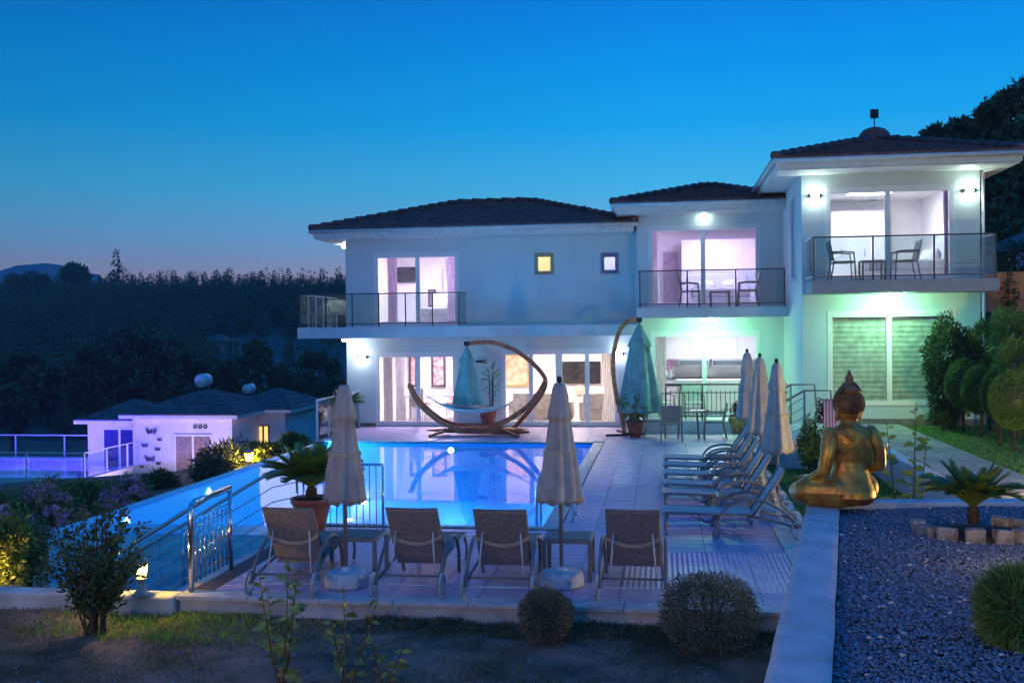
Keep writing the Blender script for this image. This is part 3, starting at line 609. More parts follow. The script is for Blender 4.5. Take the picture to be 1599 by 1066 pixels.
# stair block up to the highest wing
blk = MB(); blk.box(2.2, 3.855, 20.8, 24.57, -.4, ZP + .02); blk.box(3.0, 3.855, 20.6, 20.8, -.4, ZP + .22); blk = tag(blk.build('retaining_wall', 'render_wall', bevel=.02), 'blue-white wall of the raised stair landing beside the highest wing', 'wall')
stair = thing('garden_stair', 'short white stair rising from the deck to the upper path', 'stair', (1.95, 22.4, 0))
for k in range(3): MB().box(-.02 + k * .30 - .3, .3 + k * .30 - .3 - .002 * k, -1.0, 1.0, -.03 + .001 * k, .17 * (k + 1)).build('step', 'coping', stair, bevel=.01)
def handrail(name, lab, P0, P1, n, h=.9, bars=4, mm='steel', rad=.024, cat='railing', tail=None, ends=True):
    P0, P1 = Vector(P0), Vector(P1); t = thing(name, lab, cat, tuple(P0)); D = P1 - P0; Hh = Vector((0, 0, h))
    pts = [Hh, D + Hh] if not tail else [Hh, D + Hh, D + Hh + Vector(tail[0]), D + Hh + Vector(tail[1])]
    MB().tube(pts, rad, 10).build('handrail', mm, t, True)
    for k in range(n + 1): p = D * (k / n); MB().tube([p, p + Hh], rad * .8, 8).build('post', mm, t, True)
    for k in range(bars): z = h * (.18 + .66 * k / max(1, bars - 1)); MB().tube([(0, 0, z), tuple(D + Vector((0, 0, z)))], rad * .35, 6).build('bar', mm, t, True)
    return t
handrail('stair_railing', 'chrome stair rail with thin bars on the side towards the pool deck', (1.75, 21.2, .05), (2.75, 21.2, .62), 2, .85, 4, 'alu', .022, tail=((.5, 0, 0), (.56, 0, -.75)))
handrail('stair_railing', 'chrome stair rail with thin bars on the side against the villa', (1.75, 23.4, .05), (2.75, 23.4, .62), 2, .85, 4, 'alu', .022, tail=((.5, 0, 0), (.56, 0, -.75)))
stripes('towel', (0.75, 0.55, 0.55), (0.45, 0.14, 0.16), 18, 'X', .9)
p = at(1304, 635, 20.2); tw = thing('towel', 'pink and white striped towel hanging by the stair rail', 'towel', (p[0], 20.45, ZP + .1)); b = MB()
nn = 14
for i in range(nn + 1):
    x = -.17 + .34 * i / nn; yy = .012 * math.sin(i * 1.7)
    b.v += [(x, yy, 0), (x, yy * .3, .72), (x, yy + .012, 0), (x, yy * .3 + .012, .72)]
for i in range(nn): a = i * 4; b.f += [(a, a + 4, a + 5, a + 1), (a + 3, a + 7, a + 6, a + 2), (a + 1, a + 5, a + 7, a + 3)]
b.build('cloth', 'towel', tw, True); MB().tube([(-.25, .006, .735), (.2, .006, .735)], .015).build('bar', 'alu', tw); MB().tube([(.19, .006, .735), (.19, .006, -.1)], .015).build('post', 'alu', tw)
p = gr(1275, 664, .7); tp = thing('garden_tap', 'dark bent garden shower pipe in front of the striped towel', 'tap', (p[0] - .02, 20.3, ZP - .4)); MB().tube(catmull([(-.12, 0, 0), (-.1, 0, .38), (.0, 0, .5), (.3, 0, .52)]), .03, 8).build('pipe', 'black_metal', tp, True)
# gravel bed on the near terrace, its white wall
ZW = 1.25
A, B = gr(1187, 1085, ZW), gr(1259, 788, ZW); C, D = gr(1311, 790, ZW), gr(1297, 1085, ZW)
def ext(p, q, k): return (p[0] + (q[0] - p[0]) * k, p[1] + (q[1] - p[1]) * k)
def wall_top(name, lab, base, zlo, zhi, n=40):
    (ax, ay), (bx, by), (cx_, cy_), (dx, dy) = base; b = MB(); g = np.random.default_rng(5)
    for i in range(n + 1):
        t = i / n; l = (ax + (bx - ax) * t, ay + (by - ay) * t); r_ = (dx + (cx_ - dx) * t, dy + (cy_ - dy) * t)
        for k in range(7):
            s_ = k / 6; e = .0018 * g.normal(); zz = zhi - (.012 if k in (0, 6) else 0) + .0009 * g.normal()
            b.v.append((l[0] + (r_[0] - l[0]) * s_ + e * (k in (0, 6)), l[1] + (r_[1] - l[1]) * s_, zz))
        b.v += [(l[0], l[1], zlo), (r_[0], r_[1], zlo)]
    for i in range(n):
        a = i * 9; c = a + 9
        for k in range(6): b.f.append((a + k, a + k + 1, c + k + 1, c + k))
        b.f += [(a + 7, a, c, c + 7), (a + 6, a + 8, c + 8, c + 6)]
    b.f += [(0, 7, 8, 6, 5, 4, 3, 2, 1), tuple(n * 9 + k for k in (0, 1, 2, 3, 4, 5, 6, 8, 7))]
    return tag(b.build(name, 'render_wall', None, True), lab, 'wall')
k0 = -.75
wall_top('terrace_wall', 'rough white wall top running up to the golden statue beside the gravel', (ext(A, B, k0), ext(A, B, 1.07), ext(D, C, 1.07), ext(D, C, k0)), -.6, ZW)
a0, c0 = ext(D, C, k0), ext(D, C, 1.04); ex = 7.5
gb = MB().add([(*a0, ZW - .062), (a0[0] + ex, a0[1] - 1.2, ZW - .062), (c0[0] + ex, 9.45 + .55, ZW - .062), (c0[0], c0[1], ZW - .062)], [(0, 1, 2, 3)]); struct(gb.build('gravel_bed', 'gravel_bed'))
def inbed(x, y):
    t = (y - a0[1]) / (c0[1] - a0[1]); xl = a0[0] + (c0[0] - a0[0]) * t; return (x > xl + .01) & (y < c0[1] + (x - c0[0]) * .107 - .02)
gz = lambda x, y: x * 0 + ZW - .05 + .012 * np.sin(x * 3) * np.sin(y * 2.2)
def infr(x, y):                              # stones only where they are large enough to be told apart
    return inbed(x, y) & (y > 3.9) & (x < (y * .38 + .45))
tag(pebbles('gravel', 110000, (.4, 4.2), (3.9, 9.9), gz, .006, .0155, 'gravel', infr, 21), 'grey gravel filling the raised bed behind the white wall', 'gravel', kind='stuff')
tag(pebbles('pale_pebbles', 500, (.4, 4.2), (3.9, 9.9), lambda x, y: gz(x, y) + .008, .010, .022, 'coping', infr, 22), 'scattered pale pebbles lying on the grey gravel', 'gravel', kind='stuff')
kb = MB().add([(c0[0], c0[1], ZW + .0), (c0[0] + ex, c0[1] + ex * .107, ZW), (c0[0] + ex, c0[1] + ex * .107 + .2, ZW), (c0[0], c0[1] + .2, ZW), (c0[0], c0[1], -.5), (c0[0] + ex, c0[1] + ex * .107, -.5), (c0[0] + ex, c0[1] + ex * .107 + .2, -.5), (c0[0], c0[1] + .2, -.5)], [(0, 1, 2, 3), (4, 7, 6, 5), (0, 4, 5, 1), (1, 5, 6, 2), (2, 6, 7, 3), (3, 7, 4, 0)])
tag(kb.build('bed_wall', 'render_wall', bevel=.015), 'thin white wall closing the far end of the gravel bed', 'wall')

# ================================================================== VEGETATION
def frond_mesh(L, droop, seed, w_=.16, n=26, name='frond', rise=.6):
    g = np.random.default_rng(seed); b = MB(); pts = []
    for i in range(9):
        t = i / 8; pts.append((L * (t * (1 - .12 * t)), 0, L * (rise * t - droop * t * t)))
    b.tube(pts, [.012 * (1 - .8 * i / 8) * L / .6 + .002 for i in range(9)], 5)
    for i in range(n):
        t = .12 + .88 * i / n; k = t * 8; j = min(7, int(k)); p = Vector(pts[j]).lerp(Vector(pts[j + 1]), k - j); d = (Vector(pts[j + 1]) - Vector(pts[j])).normalized()
        ln = w_ * L / .6 * (math.sin(PI * min(1, .12 + t * .86)) ** .6) * g.uniform(.85, 1.1)
        for s_ in (-1, 1):
            dr = (d * .75 + Vector((0, s_, .28))).normalized(); tip = p + dr * ln; wv = d * .016 * L / .6; b.add([p - wv, p + wv, tip + wv * .3, tip - wv * .3], [(0, 1, 2, 3)])
    return b.mesh(name, 'leaf_cycad')
FR = [frond_mesh(.62, .42, 1, rise=.75), frond_mesh(.58, .62, 2, rise=.7), frond_mesh(.5, .25, 3, rise=.85), frond_mesh(.42, .12, 4, rise=1.0)]
def cycad(lab, loc, size, n, pot=None, ph=0.0, tilt=None, wide=1.0):
    g = random.Random(n * 7 + int(size * 100)); t = thing('cycad', lab, 'cycad', loc)
    MB().lathe([(.07, -.12), (.085, 0), (.08, .08), (.05, .14), (.02, .16)], 12).build('trunk', 'bark', t, True).scale = (size * 1.3,) * 3
    for k in range(n):
        f = k / n; o = link('frond', FR[0 if f < .4 else 1 if f < .6 else 2 if f < .82 else 3], t); s_ = size / .6 * g.uniform(.85, 1.1)
        o.scale = (s_ * wide, s_, s_); o.rotation_euler = (g.uniform(-.15, .15), -f * .35 + g.uniform(-.1, .1), 2.4 * k + g.uniform(-.2, .2)); o.location = (0, 0, .1 * size / .6)
    return t
def stone_ring(c, r, n, lab):
    for k in range(n):
        a = -PI * .96 + PI * 1.3 * k / (n - 1) - .25; x, y = c[0] + r * 1.15 * math.cos(a), c[1] + r * .8 * math.sin(a)
        b = MB(); hx, hy, hz = random.uniform(.055, .075), .045, random.uniform(.05, .065); b.box(-hx, hx, -hy, hy, -.01, hz * 1.7)
        b.v = [(v[0] + random.uniform(-.008, .008), v[1] + random.uniform(-.008, .008), v[2] + random.uniform(-.008, .008)) for v in b.v]
        o = b.build('edging_stone', 'edge_stone', None, bevel=.012); o.location = (x, y, ZW - .05); o.rotation_euler = (0, 0, a + PI / 2 + random.uniform(-.15, .15)); tag(o, lab, 'stone', 'rough stones edging the cycad')
cb = gr(1520, 836, ZW - .05)
soilp = MB().lathe([(.3, -.02), (.27, .03), (.15, .055), (.02, .06)], 24, (0, 0, 0)).build('soil_mound', 'soil', None, True); soilp.location = (cb[0], cb[1], ZW - .05); tag(soilp, 'low round mound of dark soil under the gravel-bed cycad', 'soil')
stone_ring(cb, .33, 9, 'rough grey block in the row edging the cycad on the gravel')
cycad('bright green cycad growing from dark soil on the gravel bed', (cb[0], cb[1], ZW + .1), .40, 40)
def pot(lab, loc, r, h, mm='terracotta', prof=None, cat='plant pot'):
    t = thing('plant_pot', lab, cat, loc); prof = prof or [(.55, 0), (.6, .02), (.78, .45), (.92, .78), (.96, .86), (1.04, .87), (1.05, .99), (.98, 1.0), (.9, .96), (.88, .86), (.02, .84)]
    MB().lathe([(a * r, z * h) for a, z in prof], 28).build('body', mm, t, True); MB().lathe([(.02, h * .87), (r * .87, h * .87), (r * .87, h * .845)], 20).build('soil', 'soil', t); return t
pp = gr(487, 836); pot('large terracotta pot holding a cycad by the pool edge', pp, .27, .52); cycad('large dark cycad in the terracotta pot by the pool edge', (pp[0], pp[1], .54), .72, 60)
pq = (-8.3, 26.3, 0); pot('tall terracotta pot at the corner of the far deck', pq, .2, .62); cycad('small cycad in a tall pot at the far corner of the deck', (pq[0], pq[1], .62), .6, 26)
def bush(name, lab, loc, rad, n, m, L, W, fill=.5, lump=.1, seed=0, stems=0, group=None, cat='shrub', jitter=.8, zc=None, k=5.0):
    t = thing(name, lab, cat, loc, 0, group); zc = rad[2] * .95 if zc is None else zc
    P, D_ = blob(n, (0, 0, zc), rad, fill, lump, seed, k); kp = P[:, 2] > .02; foliage('foliage', m, t, P[kp], D_[kp], L, W, jitter, seed)
    g = random.Random(seed)
    for s_ in range(max(stems, 1)):
        a = g.uniform(0, 6.28); MB().tube([(.04 * math.cos(a), .04 * math.sin(a), 0), (rad[0] * .25 * math.cos(a), rad[1] * .25 * math.sin(a), zc), (rad[0] * .4 * math.cos(a), rad[1] * .4 * math.sin(a), zc + rad[2] * .5)], [.02, .014, .004], 6).build('stem', 'bark', t)
    return t
# clipped round bushes before the deck
def clip(lab, px, py, wpx, hpx, seed):
    p = gr(px, py, -.19); sc = p[1] / F; bush('lavender_bush', lab, p, (wpx * sc / 2, wpx * sc / 2, hpx * sc / 2), 11000, 'leaf_lavender', .05, .011, .5, .055, seed, 3, 'round grey bushes before the deck', jitter=.6, k=4)
clip('small round grey-green bush in front of the deck umbrella base', 853, 999, 80, 84, 31); clip('wide round grey-green bush in front of the deck corner', 1108, 1010, 148, 112, 32)
# topiary balls on stems
def topiary(px, py, wpx, hpx, ctr, lab, seed, name='topiary_tree'):
    p = gr(px, py, ZP - .03); sc = p[1] / F; t = thing(name, lab, 'topiary', p, 0, 'topiary trees on the lawn'); zc = (py - ctr) * sc
    P, D_ = blob(15000, (0, 0, zc), (wpx * sc / 2 * .93, wpx * sc / 2 * .93, hpx * sc / 2 * .96), .8, .016, seed, 4); foliage('crown', 'leaf_topiary', t, P, D_, .036, .017, .9, seed)
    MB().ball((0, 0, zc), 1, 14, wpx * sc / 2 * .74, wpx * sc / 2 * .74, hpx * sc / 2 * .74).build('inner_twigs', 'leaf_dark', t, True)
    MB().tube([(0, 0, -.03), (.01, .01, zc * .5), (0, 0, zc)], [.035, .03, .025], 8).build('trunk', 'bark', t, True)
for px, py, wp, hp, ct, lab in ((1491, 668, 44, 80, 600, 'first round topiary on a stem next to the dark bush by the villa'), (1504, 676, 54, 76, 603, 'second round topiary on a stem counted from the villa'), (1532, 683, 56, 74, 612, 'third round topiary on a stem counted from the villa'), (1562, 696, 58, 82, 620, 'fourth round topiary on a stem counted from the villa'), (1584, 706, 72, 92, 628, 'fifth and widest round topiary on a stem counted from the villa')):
    topiary(px, py, wp, hp, ct, lab, px)
p = gr(1484, 664, ZP - .03); sc = p[1] / F
sc = 23.6 / F; bush('evergreen_bush', 'tall dark clipped evergreen in front of the blinds', (at(1484, 600, 23.6)[0], 23.6, ZP - .03), (38 * sc, 36 * sc, 78 * sc), 11000, 'leaf_dark', .09, .035, .5, .09, 51, 3, zc=92 * sc)
bush('low_shrub', 'low green shrub at the foot of the highest wing', gr(1475, 664, ZP - .03), (.35, .3, .28), 2500, 'leaf_mid', .08, .035, .4, .1, 52, 2)
for k, (px, cy, wv, hv, yy, mm) in enumerate(((1545, 530, 55, 60, 23.3, 'leaf_topiary'), (1578, 520, 60, 70, 22.4, 'leaf_mid'), (1590, 560, 60, 60, 21.4, 'leaf_topiary'), (1553, 578, 50, 56, 22.8, 'leaf_topiary'))):
    q_ = at(px, cy, yy); sc = yy / F
    t = thing('cloud_topiary', ['loose yellow-green topiary puff against the brown fence', 'bright green shrub top beside the orange wall', 'dense topiary mass above the widest round topiary', 'low topiary puff between the brown fence and round topiaries'][k], 'topiary', (q_[0], yy, ZP - .03))
    P, D_ = blob(4500, (0, 0, q_[2] - ZP), (wv * sc / 2, wv * sc / 2, hv * sc / 2), .5, .13, 60 + k, 5); foliage('crown', mm, t, P, D_, .07, .025, .7, 60 + k); MB().tube([(0, 0, 0), (.03, 0, (q_[2] - ZP) * .6), (0, 0, q_[2] - ZP)], [.04, .03, .02], 7).build('trunk', 'bark', t)
# fence, orange wall and lit neighbour on the right
mat('fence_brown', (0.055, 0.035, 0.03), .85, var=.3, scale=12); mat('orange_wall', (0.62, 0.27, 0.12), .85, var=.06, scale=3)
fn = thing('garden_fence', 'dark brown board fence behind the topiary trees', 'fence', (7.2, 26.0, ZP - .03))
for k in range(26): MB().box(k * .16, k * .16 + .15, 0, .03, 0, 2.55 + .01 * (k % 3)).build('board', 'fence_brown', fn)
o = MB().box(8.3, 14, 28.4, 28.7, -.5, at(1580, 423, 28.5)[2] - .03).build('garden_wall', 'orange_wall'); tag(o, 'orange wall beyond the brown fence', 'wall')
nb = thing('neighbour_house', 'violet-lit white house with blue roof seen past the highest balcony', 'house', (19.5, 48, 2.0), world=True)
a_, b_ = at(1558, 424, 46), at(1640, 392, 46)
MB().box(a_[0], b_[0] + 2, 46, 52, 2.0, b_[2]).build('wall', 'plaster', nb)
d_ = at(1566, 405, 45.97); MB().box(d_[0] - .4, d_[0] + .5, 45.93, 45.99, d_[2] - .5, d_[2] + .3).build('window', 'black_metal', nb)
b = MB(); e0, e1 = a_[0] - .6, b_[0] + 2.6; z0 = b_[2]; b.add([(e0, 45.3, z0), (e1, 45.3, z0), (e1, 53, z0), (e0, 53, z0), ((e0 + e1) / 2, 49, z0 + 1.1)], [(0, 1, 4), (1, 2, 4), (2, 3, 4), (3, 0, 4), (0, 3, 2, 1)]); b.build('roof', 'roof_tile', nb)
t = thing('terrace_lamp', 'violet terrace lamp glowing in front of the far neighbour house', 'lamp', (a_[0] + 4.6, 44.5, 2.0)); MB().tube([(0, 0, 0), (0, 0, 1.9)], .03).build('post', 'black_metal', t); MB().ball((0, 0, 2.0), .1).build('globe', 'lamp_purple', t, True)
q_ = at(1592, 402, 44); bush('dark_shrub', 'dark round shrub before the violet-lit house', (q_[0], 44, q_[2] - .9), (.8, .8, .8), 1800, 'leaf_dark', .16, .07, .5, .1, 66)
b = thing('climbing_plant', 'thin climbing plant on the orange wall', 'plant', (at(1577, 470, 28.3)[0], 28.3, 1.0)); zt = at(1577, 425, 28.3)[2] - 1
MB().tube([(0, 0, -1.5), (.02, 0, zt * .6), (-.06, 0, zt)], [.02, .015, .008], 5).build('stem', 'bark', b); P, D_ = blob(300, (0, -.04, zt * .8), (.2, .06, .8), .2, .2, 67); foliage('foliage', 'leaf_dark', b, P, D_, .09, .05, 1, 67)
# plants near the statue
def sapling(lab, loc, H_, nst, seed, m='leaf_broad', spread=.25, Lf=.09, Wf=.055, stem='red_stem', nl=9, name='young_plant', tl=0):
    g = random.Random(seed); t = thing(name, lab, 'plant', loc)
    lm = []
    for v in range(3):
        b = MB(); b.v = [(0, 0, 0), (Lf * .25, Wf * .38, .012), (Lf * .6, Wf * .5, .012), (Lf, 0, -.012 - .01 * v), (Lf * .6, -Wf * .5, .012), (Lf * .25, -Wf * .38, .012), (Lf * .4, 0, -.003)]; b.f = [(0, 6, 1), (1, 6, 2), (2, 6, 3), (0, 5, 6), (5, 4, 6), (4, 3, 6)]; lm.append(b.mesh('leaf', m, True))
    for s_ in range(nst):
        a = 2 * PI * s_ / nst + g.uniform(-.4, .4); h = H_ * g.uniform(.55, 1.0); ex = spread * g.uniform(.4, 1); top = Vector((ex * math.cos(a), ex * math.sin(a) * .6, h)); ctrl = [Vector((.02 * math.cos(a), .02 * math.sin(a), -.02)), top * .5 + Vector((.03 * math.cos(a), 0, .03)), top]
        pts = catmull(ctrl, 5); MB().tube(pts, [.009 * (1 - .75 * i / (len(pts) - 1)) for i in range(len(pts))], 6).build('stem', stem, t, True)
        for k in range(nl):
            f = .12 + .88 * k / nl; i = min(len(pts) - 2, int(f * (len(pts) - 1))); p_ = Vector(pts[i]).lerp(pts[i + 1], f * (len(pts) - 1) - i)
            o = link('leaf', lm[k % 3], t); o.location = p_; s2 = g.uniform(.6, 1.15) * (1.1 - .5 * f); o.scale = (s2,) * 3; o.rotation_euler = (g.choice((-1, 1)) * g.uniform(.5, 1.25), g.uniform(-.7, .4), 2.4 * k + g.uniform(-.5, .5))
    return t
sapling('young red-stemmed shrub with sparse leaves standing alone in the soil', gr(440, 1075, -.2), 1.2, 5, 71, spread=.36, Lf=.15, Wf=.085, nl=15)
sapling('smaller leafy seedling next to the sparse red-stemmed shrub', gr(545, 1068, -.2), .95, 3, 72, spread=.3, Lf=.14, Wf=.075, nl=13)
sapling('low seedling with curled leaves at the end of the seedling row', gr(600, 1066, -.2), .4, 2, 73, spread=.24, Lf=.13, Wf=.065, nl=10)
p = gr(1440, 782, ZW); sapling('leafy green young plant growing behind the gravel bed wall', (p[0], c0[1] + .62, .5), 1.6, 4, 74, m='leaf_yellow', spread=.36, nl=24, Lf=.15, Wf=.085, stem='bark')
bush('green_shrub', 'upright green shrub beside the golden statue', gr(1268, 750, -.03), (.22, .22, .52), 1500, 'leaf_mid', .09, .04, .2, .2, 75, 4, zc=.6)
p = gr(1578, 1010, ZW - .04); bush('dwarf_pine', 'dwarf round pine cushion on the gravel', (p[0] + .06, p[1] + .05, ZW - .05), (.19, .19, .19), 9000, 'leaf_topiary', .075, .006, .35, .05, 76, 2, jitter=.35, zc=.17)
p = gr(1308, 640, .9); fp = at(1310, 620, 21.5); pot('small pot of dark red flowers on the stair landing', (fp[0] - .1, 21.9, ZP + .02), .14, .28); bush('flowering_plant', 'dark red flowering plant in the pot on the stair landing', (fp[0] - .1, 21.9, ZP + .26), (.26, .22, .24), 900, 'flower_red', .07, .04, .2, .2, 77, 3)
# dark leafy shrub in front of the lantern
p = gr(150, 992, -.19)
t = thing('leafy_shrub', 'tall dark leafy shrub growing before the low wall and lantern', 'shrub', p); sc = p[1] / F; rr = random.Random(5); PP = []; DD = []
for k in range(38):
    a = rr.uniform(0, 6.28); e = rr.uniform(.15, 1); top = Vector((e * .56 * math.cos(a), e * .45 * math.sin(a), rr.uniform(.75, 1.38) - .3 * e * e))
    if k in (3, 11, 20): top.z = 1.4 + .05 * (k % 4); top.x += .1
    pts = catmull([(0.09 * math.cos(a), .06 * math.sin(a), 0), (.24 * e * math.cos(a) + .02, .2 * e * math.sin(a), .38 + .1 * e), tuple(top)], 6)
    if k < 14: MB().tube(pts, [.014 * (1 - .8 * i / 12) for i in range(len(pts))], 5).build('branch', 'bark', t)
    for j in range(rr.randint(60, 130)):
        f = rr.uniform(.3, 1); i = min(11, int(f * 12)); q_ = pts[i].lerp(pts[i + 1], f * 12 - i); w2 = .03 + .03 * rr.random(); PP.append(tuple(q_ + Vector((rr.gauss(0, w2), rr.gauss(0, w2), rr.gauss(0, .03))))); DD.append((math.cos(a) * .5 + rr.gauss(0, .5), math.sin(a) * .5 + rr.gauss(0, .5), .4 + rr.gauss(0, .4)))
foliage('foliage', 'leaf_dark', t, np.array(PP), np.array(DD), .07, .03, .3, 9)
# lanterns
def lantern(lab, loc, s_=1.0, mm='lamp_yellow'):
    t = thing('garden_lantern', lab, 'lantern', loc, scale=s_)
    MB().lathe([(.095, 0), (.1, .015), (.07, .03), (.045, .07), (.03, .14), (.035, .165), (.055, .17), (.055, .185)], 16).build('stand', 'lantern_body', t, True)
    MB().lathe([(.035, .19), (.06, .25), (.066, .32)], 6).build('glass', 'lamp_glass', t)
    MB().ball((0, 0, .26), .028, 10, 1, 1, 1.4).build('bulb', mm, t, True)
    for k in range(6): a = PI * k / 3; MB().tube([(.05 * math.cos(a), .05 * math.sin(a), .185), (.078 * math.cos(a), .078 * math.sin(a), .335)], .004, 5).build('bar', 'lantern_body', t)
    MB().lathe([(.095, .335), (.05, .385), (.02, .4), (.012, .43), (.001, .44)], 16).build('cap', 'lantern_body', t, True)
glassy('lamp_glass', (1.0, .93, .7), .6)
emis('bulb_yellow', (1.0, .68, .10), 330); emis('bulb_warm', (1.0, .6, .16), 900); emis('bulb_mid', (1.0, .62, .15), 190); emis('bulb_lawn', (1.0, .8, .32), 5200)
lantern('small lit garden lantern standing on the low rough wall', gr(221, 929, 0.0)[:2] + (0.0,), 1.0, 'bulb_yellow')
p = at(-34, 915, 14.0); lantern('lit garden lantern under the yellow-lit shrub beyond the low wall', (p[0], 14.0, p[2] - .05), 1.1, 'bulb_warm')
lantern('lit garden lantern on the gravel beside the terrace wall, shining on the statue', (2.5, 6.6, ZW - .05), 1.0, 'bulb_mid')
p = at(1590, 700, 17.5); lantern('lit garden lantern on the lawn in front of the round topiaries', (6.2, 13.2, ZP), 1.3, 'bulb_lawn')

# ================================================================== POOLSIDE FURNITURE
def lounger(lab, loc, rz, group):
    t = thing('sun_lounger', lab, 'sun lounger', loc, rz, group); W2 = .27
    for s_ in (-1, 1):
        MB().tube([(s_ * W2, 0, .29), (s_ * W2, 1.12, .31)], .017, 8).build('side_rail', 'alu', t, True)
        arc = catmull([(s_ * .335, -.62, .13), (s_ * .335, -.42, .34), (s_ * .335, -.1, .50), (s_ * .335, .22, .47), (s_ * .335, .40, .30), (s_ * .32, .50, 0.012)], 6)
        MB().tube(arc, .02, 8).build('armrest', 'alu', t, True)
        MB().tube([(s_ * .335, -.60, .15), (s_ * .30, -.2, .24), (s_ * W2, .05, .29)], .015, 8).build('lower_rail', 'alu', t, True)
        MB().tube(catmull([(s_ * W2, 1.08, .30), (s_ * (W2 + .02), 1.12, .16), (s_ * (W2 + .015), 1.1, .01)], 4), .017, 8).build('leg', 'alu', t, True)
        MB().tube([(s_ * .2, -.30, .62), (s_ * .24, -.38, .17)], .009, 6).build('back_prop', 'white_metal', t, True)
        wl = thing_part('wheel', t, (s_ * .36, -.60, .125))
        b = MB().lathe([(.105, -.018), (.125, -.014), (.127, 0), (.125, .014), (.105, .018), (.104, -.018)], 24, cap=False); b.v = [(v[2], v[0], v[1]) for v in b.v]; wl.data = b.mesh('wheel', 'rubber', True)
        for k in range(6): a = PI * k / 3; MB().tube([(0, 0, 0), (0, .106 * math.cos(a), .106 * math.sin(a))], .006, 5).build('spoke', 'white_metal', wl)
    MB().tube([(-.34, -.60, .125), (.34, -.60, .125)], .009, 8).build('axle', 'white_metal', t, True)
    MB().tube([(-.335, -.52, .2), (.335, -.52, .2)], .012, 8).build('cross_bar', 'alu', t, True)
    for s_ in (-1, 1):
        MB().tube(catmull([(s_ * .2, .42, .27), (s_ * .03, .55, .14), (s_ * .2, .78, .27)], 5), .006, 5).build('under_brace', 'black_metal', t, True)
    def sheet(pts, w_, th):
        b = MB(); n = len(pts)
        for (y, z) in pts: b.v += [(-w_, y, z), (w_, y, z), (w_, y, z - th), (-w_, y, z - th)]
        for i in range(n - 1):
            a = i * 4
            for k in range(4): b.f.append((a + k, a + (k + 1) % 4, a + 4 + (k + 1) % 4, a + 4 + k))
        b.f += [(0, 1, 2, 3), (n * 4 - 1, n * 4 - 2, n * 4 - 3, n * 4 - 4)]; return b
    sheet([(.0, .31), (.2, .305), (.6, .305), (1.0, .318), (1.16, .325)], .268, .028).build('seat', 'sling', t, True, .008)
    bk = sheet([(.02, .245), (-.06, .33), (-.2, .54), (-.33, .74), (-.405, .875)], .265, .03).build('backrest', 'sling', t, False, .01)
    fr = MB(); fr.tube([(-.272, .0, .27), (-.272, -.41, .88), (.272, -.41, .88), (.272, .0, .27)], .013, 8).build('back_frame', 'alu', bk, True)
    st = MB(); n = 16
    for i in range(n + 1):
        u = -1 + 2 * i / n; z = .565 - .10 * (1 - u * u); y = -.235 - (.565 - z) * -.62 - .035
        st.v += [(u * .285, y, z + .02), (u * .285, y + .012, z - .02)]
    for i in range(n): a = i * 2; st.f.append((a, a + 1, a + 3, a + 2))
    o = st.build('strap', 'strap', bk); sd_ = o.modifiers.new('s', 'SOLIDIFY'); sd_.thickness = .006
    return t
def thing_part(name, parent, loc):
    me = bpy.data.meshes.new(name); o = bpy.data.objects.new(name, me); COL.objects.link(o); o.parent = parent; o.location = loc; return o
lg0 = None
front = [((439, 930), 'lounger beside the potted cycad, its back to the low wall', .02), ((637, 932), 'lounger between the side table and umbrella base by the pool steps', 0.0), ((776, 936), 'low-backed lounger between the two front tables', .02), ((988, 938), 'lounger standing alone at the deck corner by the round bush', 0.0)]
front_l = ['brown woven sun lounger with tan strap, nearest the potted cycad', 'brown woven sun lounger between the first table and the low one', 'brown woven sun lounger standing beside the small round bush umbrella', 'brown woven sun lounger nearest the wide round bush at the deck corner']
for (px, lab0, rz), lab in zip(front, front_l):
    p = gr(*px); q_ = (p[0], p[1] + .60, 0.004)
    if lg0 is None: lg0 = lounger(lab, q_, rz, 'loungers along the front of the deck')
    else: dup(lg0, q_, rz, lab)
PALE = {}; mat('sling_pale', (0.58, 0.52, 0.52), 0.85, var=0.08, scale=30, bump=0.4, bscale=220, orand=0.08)
for k, (y, lab) in enumerate(zip((14.05, 15.65, 16.55, 17.7, 18.75, 19.8), ('first', 'second', 'third', 'fourth', 'fifth', 'sixth'))):
    rl_ = dup(lg0, (1.12, y, .004), PI / 2 + .01 * (k % 3 - 1), lab + ' grey sun lounger of the long row, counted from the front deck edge', 'loungers in the row beside the lawn')
    for o in rl_.children:
        if o.data.name in PALE or o.name.split('.')[0] in ('seat', 'backrest'):
            key = o.name.split('.')[0]
            if key not in PALE: PALE[key] = o.data.copy(); PALE[key].materials.clear(); PALE[key].materials.append(M['sling_pale'])
            o.data = PALE[key]
def side_table(lab, loc, rz, s_=(.24, .24, .43), group='small side tables between loungers'):
    t = thing('side_table', lab, 'side table', loc, rz, group); a, b_, h = s_
    MB().box(-a, a, -b_, b_, h - .045, h - .006).build('frame', 'alu', t, bevel=.006); MB().box(-a + .03, a - .03, -b_ + .03, b_ - .03, h - .03, h).build('top', 'sling', t)
    for sx in (-1, 1):
        for sy in (-1, 1): MB().box(sx * (a - .022) - .022, sx * (a - .022) + .022, sy * (b_ - .022) - .022, sy * (b_ - .022) + .022, 0, h - .046).build('leg', 'alu', t, bevel=.004)
    return t
st0 = side_table('dark side table between the potted cycad lounger and its neighbour', gr(562, 894)[:2] + (.003,), .0, (.27, .27, .45)); dup(st0, gr(889, 898)[:2] + (.003,), 0, 'dark side table beside the umbrella with the small round bush')
mat('slat_white', (0.6, 0.58, 0.56), .6)
for y, lab in ((14.85, 'first'), (17.15, 'second'), (19.3, 'third')):
    dup(st0, (.95, y, .003), 0, lab + ' side table of the long lounger row, counted from the front', scale=.9)
